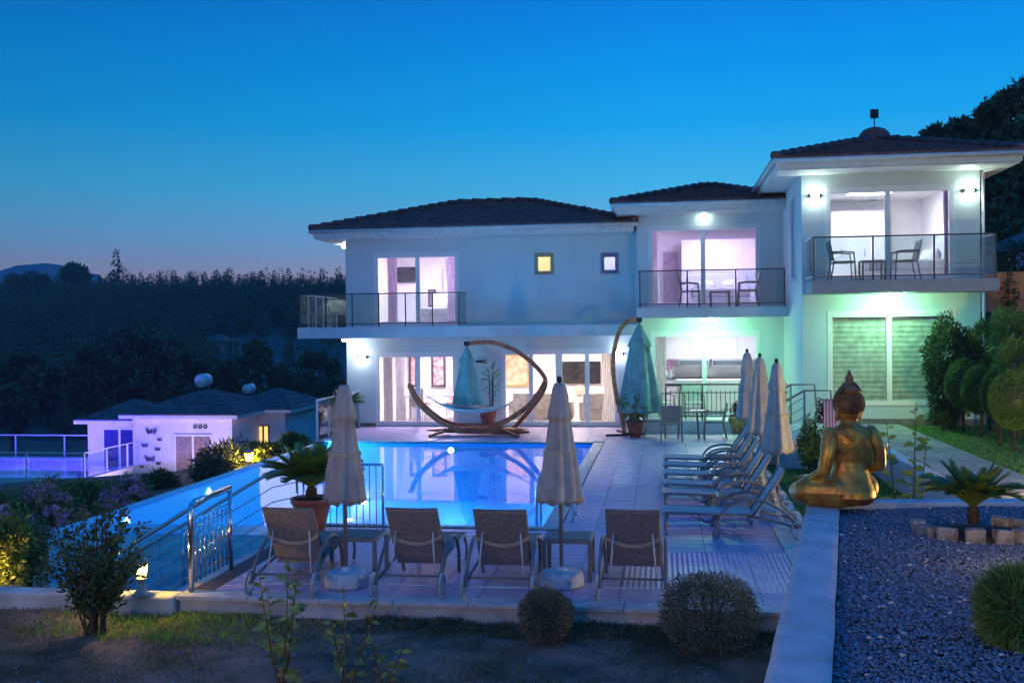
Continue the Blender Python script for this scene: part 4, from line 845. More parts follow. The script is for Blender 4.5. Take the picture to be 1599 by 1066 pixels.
def parasol(lab, loc, rz, group, canopy='canvas', h=2.2, can=1.28, rb=.235):
    t = thing('parasol', lab, 'parasol', loc, rz, group); g = random.Random(int(loc[0] * 100))
    MB().tube([(0, 0, .05), (0, 0, h - .03)], .021, 10).build('pole', 'alu', t, True)
    b = MB().lathe([(.235, 0), (.255, .02), (.255, .11), (.22, .16), (.06, .17), (.04, .21)], 8); b.build('base', 'base_plastic', t, bevel=.015)
    z0 = h - can - .02; prof = [(.012, can - .012), (.05, can - .015), (.075, can - .07), (.10, can * .84), (.125, can * .745), (.135, can * .70), (.108, can * .69), (.12, can * .62), (.15, can * .45), (.185, can * .25), (.218, can * .06), (.225, .0), (.17, .02), (.05, .12)]
    prof = [(r_ * rb / .25 * g.uniform(.95, 1.06), z) for r_, z in prof[::-1]]; ph = g.uniform(0, 6); g1, g2 = g.uniform(.1, .17), g.uniform(.04, .09)
    rip = lambda th, f: 1 + (g1 * math.cos(8 * th + ph + .6 * f) + g2 * math.cos(5 * th + 2 * ph - f) + .035 * math.cos(13 * th + 3 * ph + 2 * f) + .05 * math.cos(th + ph)) * (1.15 - f)
    b = MB().lathe(prof, 72, (0, 0, z0), rip, cap=False)
    b.v = [(x, y, z + (.022 * math.cos(8 * math.atan2(y, x) + ph) if z < z0 + .03 else 0)) for x, y, z in b.v]
    c = b.build('canopy', canopy, t, True); MB().lathe([(.135, z0 + can * .40), (.168, z0 + can * .40), (.166, z0 + can * .43), (.135, z0 + can * .43)], 40, (0, 0, 0), lambda th, f: rip(th, .55), cap=False).build('tie_strap', 'strap', t) if g.random() < 2 else None; MB().ball((0, 0, h + .005), .03, 10, 1, 1, 1.3).build('finial', 'black_metal', t, True)
    return t
pa = parasol('closed beige parasol standing near the potted cycad', gr(541, 914)[:2] + (.003,), 0, 'closed beige parasols'); p2 = gr(877, 914)
parasol('closed beige parasol behind the small round bush', (p2[0], p2[1], .003), 1.3, 'closed beige parasols', rb=.245)
for px, Y_, lab, rz in ((1213, 15.2, 'closed beige parasol of the lounger row, nearest the front', .5), (1187, 17.7, 'closed beige parasol in the middle of the lounger row', 1.2), (1167, 20.3, 'closed beige parasol of the lounger row, nearest the villa', 2.2)):
    x = at(px, 620, Y_)[0]; parasol(lab, (x, Y_, .003), rz, 'closed beige parasols', h=2.24 + .02 * rz)
# pool ladder
ld = thing('pool_ladder', 'chrome pool ladder with two bent rails at the pool corner', 'pool ladder', (-1.72, 14.98, 0))
for y in (-.26, .26):
    MB().tube(catmull([(.42, y, 0), (.42, y, .42), (.36, y, .66), (.18, y, .76), (-.02, y, .66), (-.1, y, .35), (-.11, y, -.9)], 6), .022, 10).build('rail', 'steel', ld, True); MB().lathe([(.05, .006), (.05, .02), (.025, .03)], 12, (.42, y, 0)).build('flange', 'steel', ld)
for z in (-.2, -.45, -.7): MB().box(-.16, -.06, -.25, .25, z - .015, z + .015).build('step', 'steel', ld)
# steel stair railings at the left end of the deck
def mesh_rail(lab, a, c, h, n):
    a, c = Vector(a), Vector(c); t = thing('deck_railing', lab, 'railing', tuple(a)); D_ = c - a; U = Vector((0, 0, h))
    MB().tube([(0, 0, 0), (0, 0, h - .1), tuple(U + D_ * .03 - Vector((0, 0, .03))), tuple(U + D_ * .1), tuple(D_ + U)], .032, 12).build('handrail', 'steel', t, True); MB().tube([tuple(D_), tuple(D_ + U)], .025, 10).build('post', 'steel', t, True)
    for k in range(1, n): p = D_ * (k / n); MB().tube([p + Vector((0, 0, .08)), p + Vector((0, 0, h - .2))], .009, 6).build('baluster', 'steel', t, True)
    for z in (.16, .42, .68, h - .18): MB().tube([Vector((0, 0, z)), D_ + Vector((0, 0, z))], .008, 6).build('cross_bar', 'steel', t, True)
mesh_rail('shiny steel railing with upright bars at the end of the deck near the lantern', (-4.98, 10.36, 0), (-5.0, 11.42, 0), .95, 9)
def slope_rail(lab, pts, posts, lows, rad=.025):
    t = thing('stair_railing', lab, 'railing', tuple(Vector(pts[-1]) - Vector((0, 0, .9)))); o_ = t.location; P = [Vector(p) - o_ for p in pts]
    MB().tube(P, rad, 10).build('handrail', 'steel', t, True)
    for d in lows: MB().tube([p - Vector((0, 0, d)) for p in P], .008, 6).build('bar', 'steel', t, True)
    for p in posts: q_ = Vector(p) - o_; MB().tube([q_, q_ + Vector((0, 0, .92))], .018, 8).build('post', 'steel', t, True)
slope_rail('steel stair handrail descending along the blue pool wall', [(-4.45, 13.5, .93), (-4.95, 13.5, .93), (-5.3, 13.5, .85), (-6.6, 13.5, .1), (-8.1, 13.5, -.75)], [(-4.95, 13.5, 0), (-6.6, 13.5, -.82)], (.22, .42, .62, .78))
slope_rail('steel stair handrail descending from the deck end railing', [(-5.02, 11.5, .92), (-5.3, 11.5, .82), (-6.6, 11.5, .05), (-7.8, 11.5, -.6)], [(-6.6, 11.5, -.86)], (.22, .42, .62, .78))
stp = thing('garden_steps', 'rendered steps going down along the pool wall', 'stair', (-5.1, 12.5, -.9))
for k in range(7): MB().box(-.02 - .36 * (k + 1), -.02 - .36 * k, -1.05, 1.02, -.9 - .001 * k, .9 - .18 * (k + 1)).build('step', 'coping', stp)
b = thing('pool_fence', 'bar railing between the potted cycad and the pool', 'railing', (-5.0, 13.9, 0)); MB().tube([(0, 0, .9), (1.15, 0, .9)], .02).build('handrail', 'steel', b, True)
for k in range(13): MB().tube([(k * .095, 0, 0.0), (k * .095, 0, .88)], .0075 if k % 12 else .018, 6).build('baluster', 'steel', b, True)
# glass railing at the far corner of the deck
fr_ = thing('glass_railing', 'pale railing with glass panels at the far corner of the deck', 'railing', (-8.72, 25.3, 0))
MB().beam((0, 0, 1.0), (0, 3.7, 1.0), .06, .05).build('handrail', 'white_metal', fr_)
for k in range(5): MB().box(-.025, .025, k * .92 - .02, k * .92 + .02, 0, .975).build('post', 'white_metal', fr_)
for k in range(4): MB().box(-.005, .005, k * .92 + .03, k * .92 + .89, .1, .92).build('glass_panel', 'rail_glass', fr_)
# wooden hammock
HZ = lambda x, y, Y=26.5: at(620 + x / 5.924, 520 + y / 5.924, Y)
hm = thing('hammock', 'curved wooden hammock stand with white sling beside the pool', 'hammock', HZ(740, 945)[:2] + (0.0,)); o_ = Vector(hm.location)
arcp = [(110, 480), (200, 640), (340, 770), (480, 850), (740, 893), (960, 842), (1190, 700), (1300, 570), (1372, 450)]
for s_ in (-1, 1):
    pts = catmull([Vector(HZ(x, y)) - o_ + Vector((0, s_ * (.03 + .17 * (1 - ((x - 740) / 640.0) ** 2)), .045 if s_ > 0 else 0)) for x, y in arcp], 6)
    b = MB()
    for i in range(len(pts)):
        d = (pts[min(i + 1, len(pts) - 1)] - pts[max(0, i - 1)]).normalized(); n_ = Vector((-d.z, 0, d.x)); th = .045; b.v += [tuple(pts[i] + n_ * th + Vector((0, -.03, 0))), tuple(pts[i] + n_ * th + Vector((0, .03, 0))), tuple(pts[i] - n_ * th + Vector((0, .03, 0))), tuple(pts[i] - n_ * th + Vector((0, -.03, 0)))]
    for i in range(len(pts) - 1):
        for k in range(4): a = i * 4; b.f.append((a + k, a + (k + 1) % 4, a + 4 + (k + 1) % 4, a + 4 + k))
    b.f += [(3, 2, 1, 0), tuple(len(pts) * 4 - 4 + k for k in range(4))]; b.build('beam', 'wood', hm)
b = MB()
for i in range(13):
    u = -1 + i / 6; x = u * 1.3; h = .115 * (1 - u * u) + .015; b.v += [(x, -.2, .15 - h * .6), (x, .2, .15 - h * .6), (x, .2, .15 + h * .6), (x, -.2, .15 + h * .6)]
for i in range(12):
    for k in range(4): a = i * 4; b.f.append((a + k, a + (k + 1) % 4, a + 4 + (k + 1) % 4, a + 4 + k))
b.f += [(3, 2, 1, 0), (48, 49, 50, 51)]; b.build('keel', 'wood', hm)
for sx in (-1, 1):
    for sy in (-1, 1): MB().beam((sx * .55, sy * .1, .22), (sx * 1.15, sy * .55, .04), .07, .07).build('foot', 'wood', hm)
L_, R_ = Vector(HZ(215, 545)) - o_, Vector(HZ(1285, 522)) - o_; A_, B_ = Vector(HZ(400, 655)) - o_, Vector(HZ(1045, 655)) - o_; b = MB(); nu, nv = 24, 10
for i in range(nu + 1):
    u = i / nu; p = A_.lerp(B_, u); sag = .24 * (4 * u * (1 - u)) ** .8; wv = .12 + .34 * (4 * u * (1 - u)) ** .6
    for j in range(nv + 1): v = -1 + 2 * j / nv; b.v.append((p.x, v * wv, p.z - sag + .11 * v * v * (4 * u * (1 - u)) ** .5))
for i in range(nu):
    for j in range(nv): a = i * (nv + 1) + j; b.f.append((a, a + 1, a + nv + 2, a + nv + 1))
o = b.build('sling', 'hammock', hm, True); m_ = o.modifiers.new('s', 'SOLIDIFY'); m_.thickness = .012
for P_, Q_ in ((L_, A_), (R_, B_)):
    for k in range(5): MB().tube([P_, Q_ + Vector((0, (k - 2) * .055, 0))], .006, 5).build('rope', 'hammock', hm)
# cantilever parasols with bent wooden arms
def cantilever(lab, armpx, Y_, ctop, cbot, wbot, mm, z=5.924, ox=620, oy=520, base=None, g2='pale_wood'):
    T_ = lambda x, y: Vector(at(ox + x / z, oy + y / z, Y_)); base = T_(*armpx[-1]); t = thing('cantilever_parasol', lab, 'parasol', (base.x, Y_, 0.003), 0, 'closed teal parasols'); o_ = Vector(t.location)
    pts = catmull([T_(*p) - o_ for p in armpx[:-1]] + [Vector((0, 0, .05))], 6); b = MB()
    for i in range(len(pts)):
        d = (pts[min(i + 1, len(pts) - 1)] - pts[max(0, i - 1)]).normalized(); n_ = Vector((-d.z, 0, d.x)) * .055; w_ = Vector((0, .04, 0)); b.v += [tuple(pts[i] + n_ - w_), tuple(pts[i] + n_ + w_), tuple(pts[i] - n_ + w_), tuple(pts[i] - n_ - w_)]
    for i in range(len(pts) - 1):
        for k in range(4): a = i * 4; b.f.append((a + k, a + (k + 1) % 4, a + 4 + (k + 1) % 4, a + 4 + k))
    b.f += [(3, 2, 1, 0), tuple(len(pts) * 4 - 4 + k for k in range(4))]; b.build('arm', g2, t)
    for a in (.4, .4 + PI / 2): MB().beam((-.5 * math.cos(a), -.5 * math.sin(a), .03 + .05 * (a > 1)), (.5 * math.cos(a), .5 * math.sin(a), .03 + .05 * (a > 1)), .07, .048).build('base', 'black_metal', t)
    tp, bt = T_(*ctop) - o_, T_(*cbot) - o_; H_ = tp.z - bt.z; r_ = wbot * Y_ / F / z / 2
    rip = lambda th, f: 1 + (.17 * math.cos(6 * th + 1) + .06 * math.cos(4 * th)) * (1.1 - f)
    prof = [(.1 * r_, H_ * .12), (.8 * r_, .02), (r_, 0), (.98 * r_, .03), (.84 * r_, H_ * .2), (.68 * r_, H_ * .42), (.52 * r_, H_ * .62), (.44 * r_, H_ * .73), (.56 * r_, H_ * .735), (.46 * r_, H_ * .8), (.26 * r_, H_ * .9), (.1 * r_, H_ * .985), (.02, H_)]
    b = MB().lathe(prof, 60, (tp.x, 0, bt.z), rip, cap=False); b.build('canopy', mm, t, True); MB().tube([(tp.x, 0, bt.z - .05), (tp.x, 0, tp.z + .06)], .015).build('mast', 'black_metal', t); MB().box(tp.x - .07, tp.x + .07, -.05, .05, tp.z + .02, tp.z + .14).build('hinge', 'black_metal', t)
    return t
cantilever('teal hanging parasol with wooden arm curving over the hammock', [(650, 98), (790, 84), (920, 95), (1080, 152), (1200, 232), (1310, 335), (1375, 440), (1340, 560), (1220, 720), (1050, 840)], 27.0, (645, 125), (700, 660), 265, 'teal_canvas', g2='wood')
cantilever('tall teal hanging parasol with wooden arm beside the dining set', [(195, 92), (110, 100), (40, 170), (-5, 330), (-10, 500), (15, 680), (60, 850), (75, 940)], 26.6, (185, 118), (190, 790), 305, 'teal_canvas', 4.847, 960, 480)
# dining set
def patio_chair(lab, loc, rz, seat='sling', frame='alu', group=None, h=.88, cat='chair', name='patio_chair', slatted=False, recline=.1):
    t = thing(name, lab, cat, loc, rz, group)           # faces local -y
    b = MB().box(-.23, .23, -.24, .22, .40, .445); b.build('seat', seat, t, bevel=.015)
    bk = MB(); bk.add([(-.22, .21, .46), (.22, .21, .46), (.22, .24, .46), (-.22, .24, .46), (-.23, .21 + recline, h), (.23, .21 + recline, h), (.23, .24 + recline, h), (-.23, .24 + recline, h)], [(0, 3, 2, 1), (4, 5, 6, 7), (0, 1, 5, 4), (1, 2, 6, 5), (2, 3, 7, 6), (3, 0, 4, 7)]); bk.build('backrest', seat, t, bevel=.012)
    for s_ in (-1, 1):
        MB().tube([(s_ * .25, -.24, 0), (s_ * .25, -.22, .40), (s_ * .25, -.2, .62)], .016, 8).build('leg', frame, t, True); MB().tube([(s_ * .25, .30, 0), (s_ * .25, .22, .42), (s_ * .25, .22 + recline, h)], .016, 8).build('leg', frame, t, True)
        MB().tube([(s_ * .25, -.22, .62), (s_ * .25, 0, .65), (s_ * .25, .25, .64)], .018, 8).build('armrest', frame, t, True)
    return t
dx, dy, _ = gr(1075, 684)
dt = thing('dining_table', 'round glass-topped garden table among the dining chairs', 'table', (dx, dy, .002)); MB().lathe([(.01, .70), (.5, .70), (.51, .708), (.5, .716), (.01, .716)], 32).build('top', 'rail_glass', dt, True)
MB().lathe([(.49, .665), (.52, .665), (.52, .70), (.49, .70), (.49, .665)], 32, cap=False).build('rim', 'alu', dt)
for k in range(4): a = PI / 4 + PI / 2 * k; MB().tube([(.36 * math.cos(a), .36 * math.sin(a), 0), (.3 * math.cos(a), .3 * math.sin(a), .68)], .022).build('leg', 'alu', dt)
c0_ = patio_chair('woven garden chair with its back to the pool at the glass table', (dx - .42, dy - .62, .002), PI, group='chairs round the glass table'); 
c0_.rotation_euler = (0, 0, PI); dup(c0_, (dx - .8, dy + .15, .002), PI / 2 , 'woven garden chair between the glass table and the tall teal parasol'); dup(c0_, (dx + .62, dy - .12, .002), -PI / 2 + PI * 0, 'woven garden chair on the flower urn side of the glass table')
mat('green_seat', (0.24, 0.36, 0.2), .8)
tc0 = patio_chair('pale cushioned armchair on the kitchen terrace by the sliding door', (at(1083, 640, 27.7)[0], 27.75, .335), .15, 'slat_white', 'alu', 'armchairs on the kitchen terrace'); dup(tc0, (at(1033, 640, 27.7)[0], 27.8, .335), .9, 'pale armchair on the kitchen terrace half hidden by the tall teal parasol')
uq = gr(1152, 676); pot('round ochre urn at the foot of the kitchen terrace', (uq[0], uq[1] - .15, .002), .24, .55, 'urn', [(.45, 0), (.6, .12), (.95, .5), (1.05, .68), (.9, .82), (.5, .9), (.42, .95), (.55, 1.0), (.45, 1.0), (.4, .9), (.02, .88)]); bush('flowering_plant', 'small red flowering plant in the ochre urn', (uq[0], uq[1] - .15, .5), (.17, .17, .17), 400, 'flower_red', .06, .03, .2, .2, 81)
uq = gr(992, 682); pot('terracotta pot with leafy plant at the foot of the tall teal parasol', uq[:2] + (.002,), .24, .42); cycad_ = bush('leafy_plant', 'broad-leaved green plant in the pot by the tall teal parasol', (uq[0], uq[1], .38), (.28, .25, .34), 160, 'leaf_yellow', .28, .06, .1, .1, 82, 3)
uq = gr(765, 668); pot('terracotta pot against the wall behind the hammock', (uq[0], 28.3, .002), .26, .62); bush('leafy_plant', 'feathery plant in the pot behind the hammock', (uq[0] + .1, 28.3, .6), (.2, .16, .4), 130, 'leaf_mid', .24, .02, .1, .1, 83, 3, zc=.75)
# balcony furniture
bc = patio_chair('grey balcony armchair facing right on the highest balcony', (at(1316, 436, 24.05)[0], 24.05, zR + .002), PI / 2, 'alu', 'alu', 'armchairs on the highest balcony'); bc['label'] = 'grey armchair on the highest balcony, on its stair-side end'
dup(bc, (at(1412, 436, 24.05)[0], 24.05, zR + .002), -PI / 2, 'grey armchair on the highest balcony beside the bed lamp')
for x in (at(1362, 436, 24.05)[0],): side_table('low grey table between the two chairs of the highest balcony', (x, 24.05, zR + .002), 0, (.26, .22, .45), 'balcony tables')
dup(bc, (at(1078, 478, 27.75)[0], 27.75, zM + .002), PI / 2, 'grey armchair at the curtain end of the balcony above the kitchen', 'armchairs on the balcony above the kitchen'); dup(bc, (at(1167, 478, 27.75)[0], 27.75, zM + .002), -PI / 2, 'grey armchair at the wall end of the balcony above the kitchen', 'armchairs on the balcony above the kitchen')
side_table('low grey table between the chairs above the kitchen', (at(1124, 478, 27.75)[0], 27.75, zM + .002), 0, (.26, .22, .42), 'balcony tables')
mat('wicker', (0.62, 0.58, 0.45), .8, bump=.6, bscale=200, var=.15, scale=40)
wc = thing('wicker_chair', 'cream round-backed wicker chair on the corner balcony', 'chair', (at(527, 510, 29.6)[0], 29.8, zL + .002), .4, 'wicker chairs on the corner balcony'); b = MB(); n = 18
for i in range(n + 1):
    a = PI * (-.1 + 1.2 * i / n); h = .62 + .22 * math.sin(PI * i / n); b.v += [(.27 * math.cos(a), .25 * math.sin(a), .42), (.32 * math.cos(a), .30 * math.sin(a), h), (.30 * math.cos(a), .28 * math.sin(a), .42), (.35 * math.cos(a), .33 * math.sin(a), h)]
for i in range(n): a = i * 4; b.f += [(a, a + 4, a + 5, a + 1), (a + 3, a + 7, a + 6, a + 2), (a + 1, a + 5, a + 7, a + 3)]
b.build('backrest', 'wicker', wc, True); MB().lathe([(.02, .36), (.28, .36), (.3, .40), (.28, .44), (.02, .45)], 20).build('seat', 'wicker', wc, True)
for sx in (-1, 1):
    for sy in (-1, 1): MB().tube([(sx * .2, sy * .2, .38), (sx * .25, sy * .24, 0)], .02).build('leg', 'wicker', wc)
dup(wc, (at(497, 510, 30.2)[0], 30.4, zL + .002), -1.2, 'second cream wicker chair on the corner balcony, deeper behind the glass')

# ================================================================== INTERIORS
mat('curtain', (0.62, 0.52, 0.64), .9, var=.06, trans=.6); mat('curtain_pale', (0.8, 0.78, 0.76), .9, var=.05, trans=.6); mat('screen', (0.015, 0.015, 0.02), .15); mat('white_lacquer', (0.75, 0.75, 0.77), .35, var=.02)
mat('linen', (0.75, 0.74, 0.74), .9, var=.05, bump=.3, bscale=20); mat('throw', (0.4, 0.36, 0.45), .9, var=.2, scale=9); mat('dark_frame', (0.06, 0.04, 0.05), .5); mat('cream_leather', (0.6, 0.52, 0.42), .6); mat('salmon', (0.6, 0.32, 0.25), .8); mat('gold_wood', (0.5, 0.3, 0.1), .4)
mat('art_flower', (0.85, 0.62, 0.38), .7, var=.1, scale=5, col2=(0.42, 0.24, 0.1)); mat('art_red', (0.75, 0.55, 0.45), .7, scale=9, col2=(0.22, 0.08, 0.09)); mat('art_blue', (0.8, 0.8, 0.82), .7, scale=10, col2=(0.2, 0.22, 0.34)); mat('counter', (0.06, 0.06, 0.07), .3); mat('orchid', (0.6, 0.12, 0.5), .6)
mat('grey_cabinet', (0.55, 0.52, 0.55), .4); mat('glass_dark', (0.12, 0.17, 0.2), .15)
def curtain(lab, x0, x1, y, z0, z1, mm='curtain_pale', gather=0.0, waves=6):
    t = thing('curtain', lab, 'curtain', ((x0 + x1) / 2, y, z0)); b = MB(); n = waves * 8; m = 8; w_ = (x1 - x0) / 2
    for j in range(m + 1):
        f = j / m; g_ = 1 - gather * math.exp(-((f - .38) / .2) ** 2); sh = -w_ * gather * .9 * math.exp(-((f - .38) / .2) ** 2) * (1 if gather > 0 else 0)
        for i in range(n + 1): u = -1 + 2 * i / n; b.v.append((u * w_ * g_ + sh * (1 if 'left' in lab or 'stair' in lab else -1) * 0 , .045 * math.sin(i * 2 * PI / 8) * g_, f * (z1 - z0)))
    for j in range(m):
        for i in range(n): a = j * (n + 1) + i; b.f.append((a, a + 1, a + n + 2, a + n + 1))
    o = b.build('fabric', mm, t, True)
    MB().tube([(-w_ - .05, 0, z1 - z0 + .015), (w_ + .05, 0, z1 - z0 + .015)], .012).build('rod', 'alu', t)
def XX(px, Y_): return at(px, 500, Y_)[0]
curtain('violet-grey curtain at the left jamb of the corner-balcony bedroom', XX(606, 29.4), XX(621, 29.4), 29.4, zL + .01, 5.2, 'curtain', 0); curtain('dark gathered curtain by the right jamb of the corner-balcony bedroom', XX(697, 29.4), XX(713, 29.4), 29.4, zL + .01, 5.2, 'curtain', .3)
curtain('white curtain at the left end of the dining room door', XX(597, 29.4), XX(612, 29.4), 29.4, .03, 2.4); curtain('pale drape with dark edge in the dining room', XX(616, 29.9), XX(632, 29.9), 29.9, .03, 2.4, 'curtain_pale', .15)
curtain('pale gathered curtain at the end of the living room door', XX(938, 29.4), XX(962, 29.4), 29.4, .03, 2.42, 'curtain_pale', .35); curtain('pale green kitchen curtain beside the sliding door', XX(1023, 28.8), XX(1040, 28.8), 28.8, .36, 2.85)
curtain('narrow pale curtain in the bedroom above the kitchen', XX(1017, 28.8), XX(1028, 28.8), 28.8, zM + .02, 5.55); curtain('dark gathered curtain in the highest bedroom', XX(1474, 25.0), XX(1484, 25.0), 25.0, zR + .03, 5.95, 'curtain', .3)
def flat(name, lab, cat, px0, py0, px1, py1, Y_, mm, frame=None, th=.04, fwid=.04):
    o = op(px0, py0, px1, py1, Y_); t = thing(name, lab, cat, ((o[0] + o[1]) / 2, Y_, o[2])); a = (o[1] - o[0]) / 2; h = o[3] - o[2]
    if frame:
        b = MB(); b.box(-a, -a + fwid, -th, 0, 0, h); b.box(a - fwid, a, -th, 0, 0, h); b.box(-a + fwid, a - fwid, -th, 0, 0, fwid); b.box(-a + fwid, a - fwid, -th, 0, h - fwid, h); b.build('frame', frame, t)
        MB().box(-a + fwid, a - fwid, -th * .6, -.002, fwid, h - fwid).build('picture' if cat == 'picture' else 'panel', mm, t)
    else:
        MB().box(-a, a, -th, 0, 0, h).build('screen', mm, t, bevel=.008); MB().box(-a * .5, a * .5, 0, .03, h * .3, h * .7).build('mount', 'black_metal', t)
    return t
flat('television', 'dark television on the wall of the corner-balcony bedroom', 'television', 619, 417, 652, 441, 33.15, 'screen'); flat('framed_mirror', 'tall dark framed panel beside the bed in the corner-balcony bedroom', 'mirror', 669, 452, 681, 479, 33.18, 'curtain', 'dark_frame')
flat('painting', 'large golden flower painting in the living room', 'picture', 787, 552, 827, 603, 33.55, 'art_flower', 'gold_wood', .06, .07); flat('television', 'wide dark television on the living room wall', 'television', 877, 564, 938, 599, 33.5, 'screen')
for px0, px1, lab in ((639, 652, 'narrow dark-framed painting beside the drape in the dining room'), (674, 696, 'dark-framed figure painting in the middle of the dining room wall'), (709, 722, 'dark-framed painting at the end of the dining room wall')): flat('painting', lab, 'picture', px0, 554, px1, 604, 33.55, 'art_red', 'dark_frame', .06, .07)
flat('painting', 'grey framed picture over the bed of the highest bedroom', 'picture', 1458, 322, 1476, 354, 28.85, 'art_blue', 'dark_frame')
def bed(lab, loc, rz, L=2.0, W=1.6):
    t = thing('bed', lab, 'bed', loc, rz); MB().box(-W / 2, W / 2, 0, L, 0.02, .3).build('base', 'white_lacquer', t, bevel=.01); MB().box(-W / 2 + .02, W / 2 - .02, .03, L - .02, .3, .56).build('mattress', 'linen', t, bevel=.05); MB().box(-W / 2 - .01, W / 2 + .01, .15, .75, .3, .575).build('throw', 'throw', t, bevel=.04)
    for s_ in (-1, 1): MB().ball((s_ * W * .24, L - .25, .68), 1, 12, .3, .14, .2).build('pillow', 'linen', t, True)
    MB().box(-W / 2 - .05, W / 2 + .05, L, L + .08, .02, 1.05).build('headboard', 'white_lacquer', t, bevel=.02)
bed('white bed with grey throw in the corner-balcony bedroom', (-6.4, 30.3, zL), 0); bed('white bed with patterned throw in the bedroom above the kitchen', (1.6, 29.6, zM + .01), 0); bed('white bed with pink pillows in the highest bedroom', (4.75, 26.7, zR + .01), -PI / 2)
def cabinet(name, lab, loc, sx, sy, sz, nd, mm='white_lacquer', cat='cabinet', handles=True):
    t = thing(name, lab, cat, loc); MB().box(-sx / 2, sx / 2, 0, sy, 0, sz).build('body', mm, t)
    for k in range(nd): a = -sx / 2 + sx * k / nd; d = MB().box(a + .006, a + sx / nd - .006, -.022, -.001, .03, sz - .03).build('door', mm, t, bevel=.004); handles and MB().box(a + sx / nd - .06, a + sx / nd - .045, -.04, -.0225, sz * .4, sz * .5).build('handle', 'alu', d)
cabinet('wardrobe', 'white wardrobe across the wall of the highest bedroom', (4.7, 28.25, zR + .01), 2.3, .6, 2.0, 4, cat='wardrobe'); cabinet('wardrobe', 'white wardrobe in the bedroom above the kitchen', (1.75, 31.75, zM + .01), 2.4, .6, 2.1, 4, cat='wardrobe')
flat('interior_door', 'dark interior door in the bedroom above the kitchen', 'door', 1034, 392, 1062, 474, 32.35, 'curtain', 'white_lacquer', .05, .03); flat('interior_door', 'white framed interior door in the corner-balcony bedroom', 'door', 691, 421, 700, 480, 33.17, 'white_lacquer', 'curtain', .05, .03)
cabinet('kitchen_cabinet', 'row of white wall cabinets with dark glass strips in the kitchen', (1.5, 32.2, 1.75), 2.9, .36, .75, 4, handles=False); 
for px0, px1, lab in ((1061, 1107, 'dark glass strip window in the kitchen wall cabinets nearer the curtain'), (1112, 1165, 'dark glass strip window in the kitchen wall cabinets nearer the corner')): flat('glass_strip', lab, 'cabinet door', px0, 562, px1, 571, 32.15, 'glass_dark', 'white_lacquer', .03, .015)
cabinet('kitchen_counter', 'pale grey kitchen counter below the white wall cabinets', (1.4, 31.9, .345), 3.2, .65, .85, 5, 'grey_cabinet'); o = MB().box(-.2, 3.05, 31.84, 32.57, 1.2, 1.24).build('worktop', 'counter'); tag(o, 'dark worktop lying on the pale kitchen counter', 'worktop')
cabinet('kitchen_island', 'white kitchen island facing the terrace', (1.3, 30.0, .345), 1.9, .7, .9, 3)
p = at(1046, 575, 29.7); vs = thing('orchid_vase', 'purple orchid in a vase on the kitchen table', 'vase', (p[0], 29.9, p[2] - .3)); MB().lathe([(.05, 0), (.07, .1), (.03, .2), (.045, .24)], 14).build('vase', 'white_lacquer', vs, True); P, D_ = blob(60, (0, 0, .36), (.12, .12, .14), .2, .2, 91); foliage('flowers', 'orchid', vs, P, D_, .08, .06, 1, 91)
kt = thing('kitchen_table', 'dark dining table with slanted legs inside the kitchen door', 'table', (p[0], 29.8, .345)); MB().box(-.35, .35, -.4, .4, .76, .80).build('top', 'counter', kt)
for sx in (-1, 1):
    for sy in (-1, 1): MB().tube([(sx * .3, sy * .34, .76), (sx * .2, sy * .25, 0)], .02).build('leg', 'alu', kt)
def plain_chair(lab, loc, rz, mm, first=[None]):
    t = thing('dining_chair', lab, 'chair', loc, rz, 'dining chairs indoors'); MB().box(-.22, .22, -.22, .22, .42, .5).build('seat', mm, t, bevel=.02); MB().box(-.22, .22, .17, .23, .5, 1.0).build('backrest', mm, t, bevel=.02)
    for sx in (-1, 1):
        for sy in (-1, 1): MB().box(sx * .19 - .02, sx * .19 + .02, sy * .19 - .02, sy * .19 + .02, 0, .42).build('leg', 'white_lacquer', t)
dtb = thing('dining_table', 'white dining table indoors below the paintings', 'table', (-7.0, 31.0, .025)); MB().box(-.9, .9, -.45, .45, .71, .76).build('top', 'white_lacquer', dtb, bevel=.01)
for sx in (-1, 1):
    for sy in (-1, 1): MB().box(sx * .8 - .04, sx * .8 + .04, sy * .38 - .04, sy * .38 + .04, 0, .71).build('leg', 'white_lacquer', dtb)
plain_chair('beige dining chair on the pool side of the indoor table', (-7.3, 30.3, .025), PI, 'cream_leather'); plain_chair('salmon dining chair at the end of the indoor table', (-5.8, 31.0, .025), -PI / 2, 'salmon'); plain_chair('salmon dining chair behind the indoor table', (-6.5, 31.75, .025), 0, 'salmon'); plain_chair('beige dining chair behind the indoor table near the drape', (-7.5, 31.75, .025), 0, 'cream_leather')
def sofa(lab, loc, rz, W, mm='cream_leather'):
    t = thing('sofa', lab, 'sofa', loc, rz); MB().box(-W / 2, W / 2, -.42, .42, .06, .36).build('base', mm, t, bevel=.03); MB().box(-W / 2 + .02, W / 2 - .02, .24, .44, .361, .85).build('backrest', mm, t, bevel=.05)
    for s_ in (-1, 1): MB().box(s_ * W / 2 - .09, s_ * W / 2 + .09, -.43, .45, .05, .6).build('armrest', mm, t, bevel=.04); MB().box(s_ * W / 4 - W / 4 + .05, s_ * W / 4 + W / 4 - .05, -.4, .235, .362, .48).build('cushion', mm, t, bevel=.04)
sofa('cream sofa with its back to the pool in the living room', (-3.6, 30.6, .025), PI, 1.7); sofa('cream armchair beside the living room curtain', (-1.9, 30.6, .025), PI, .95)
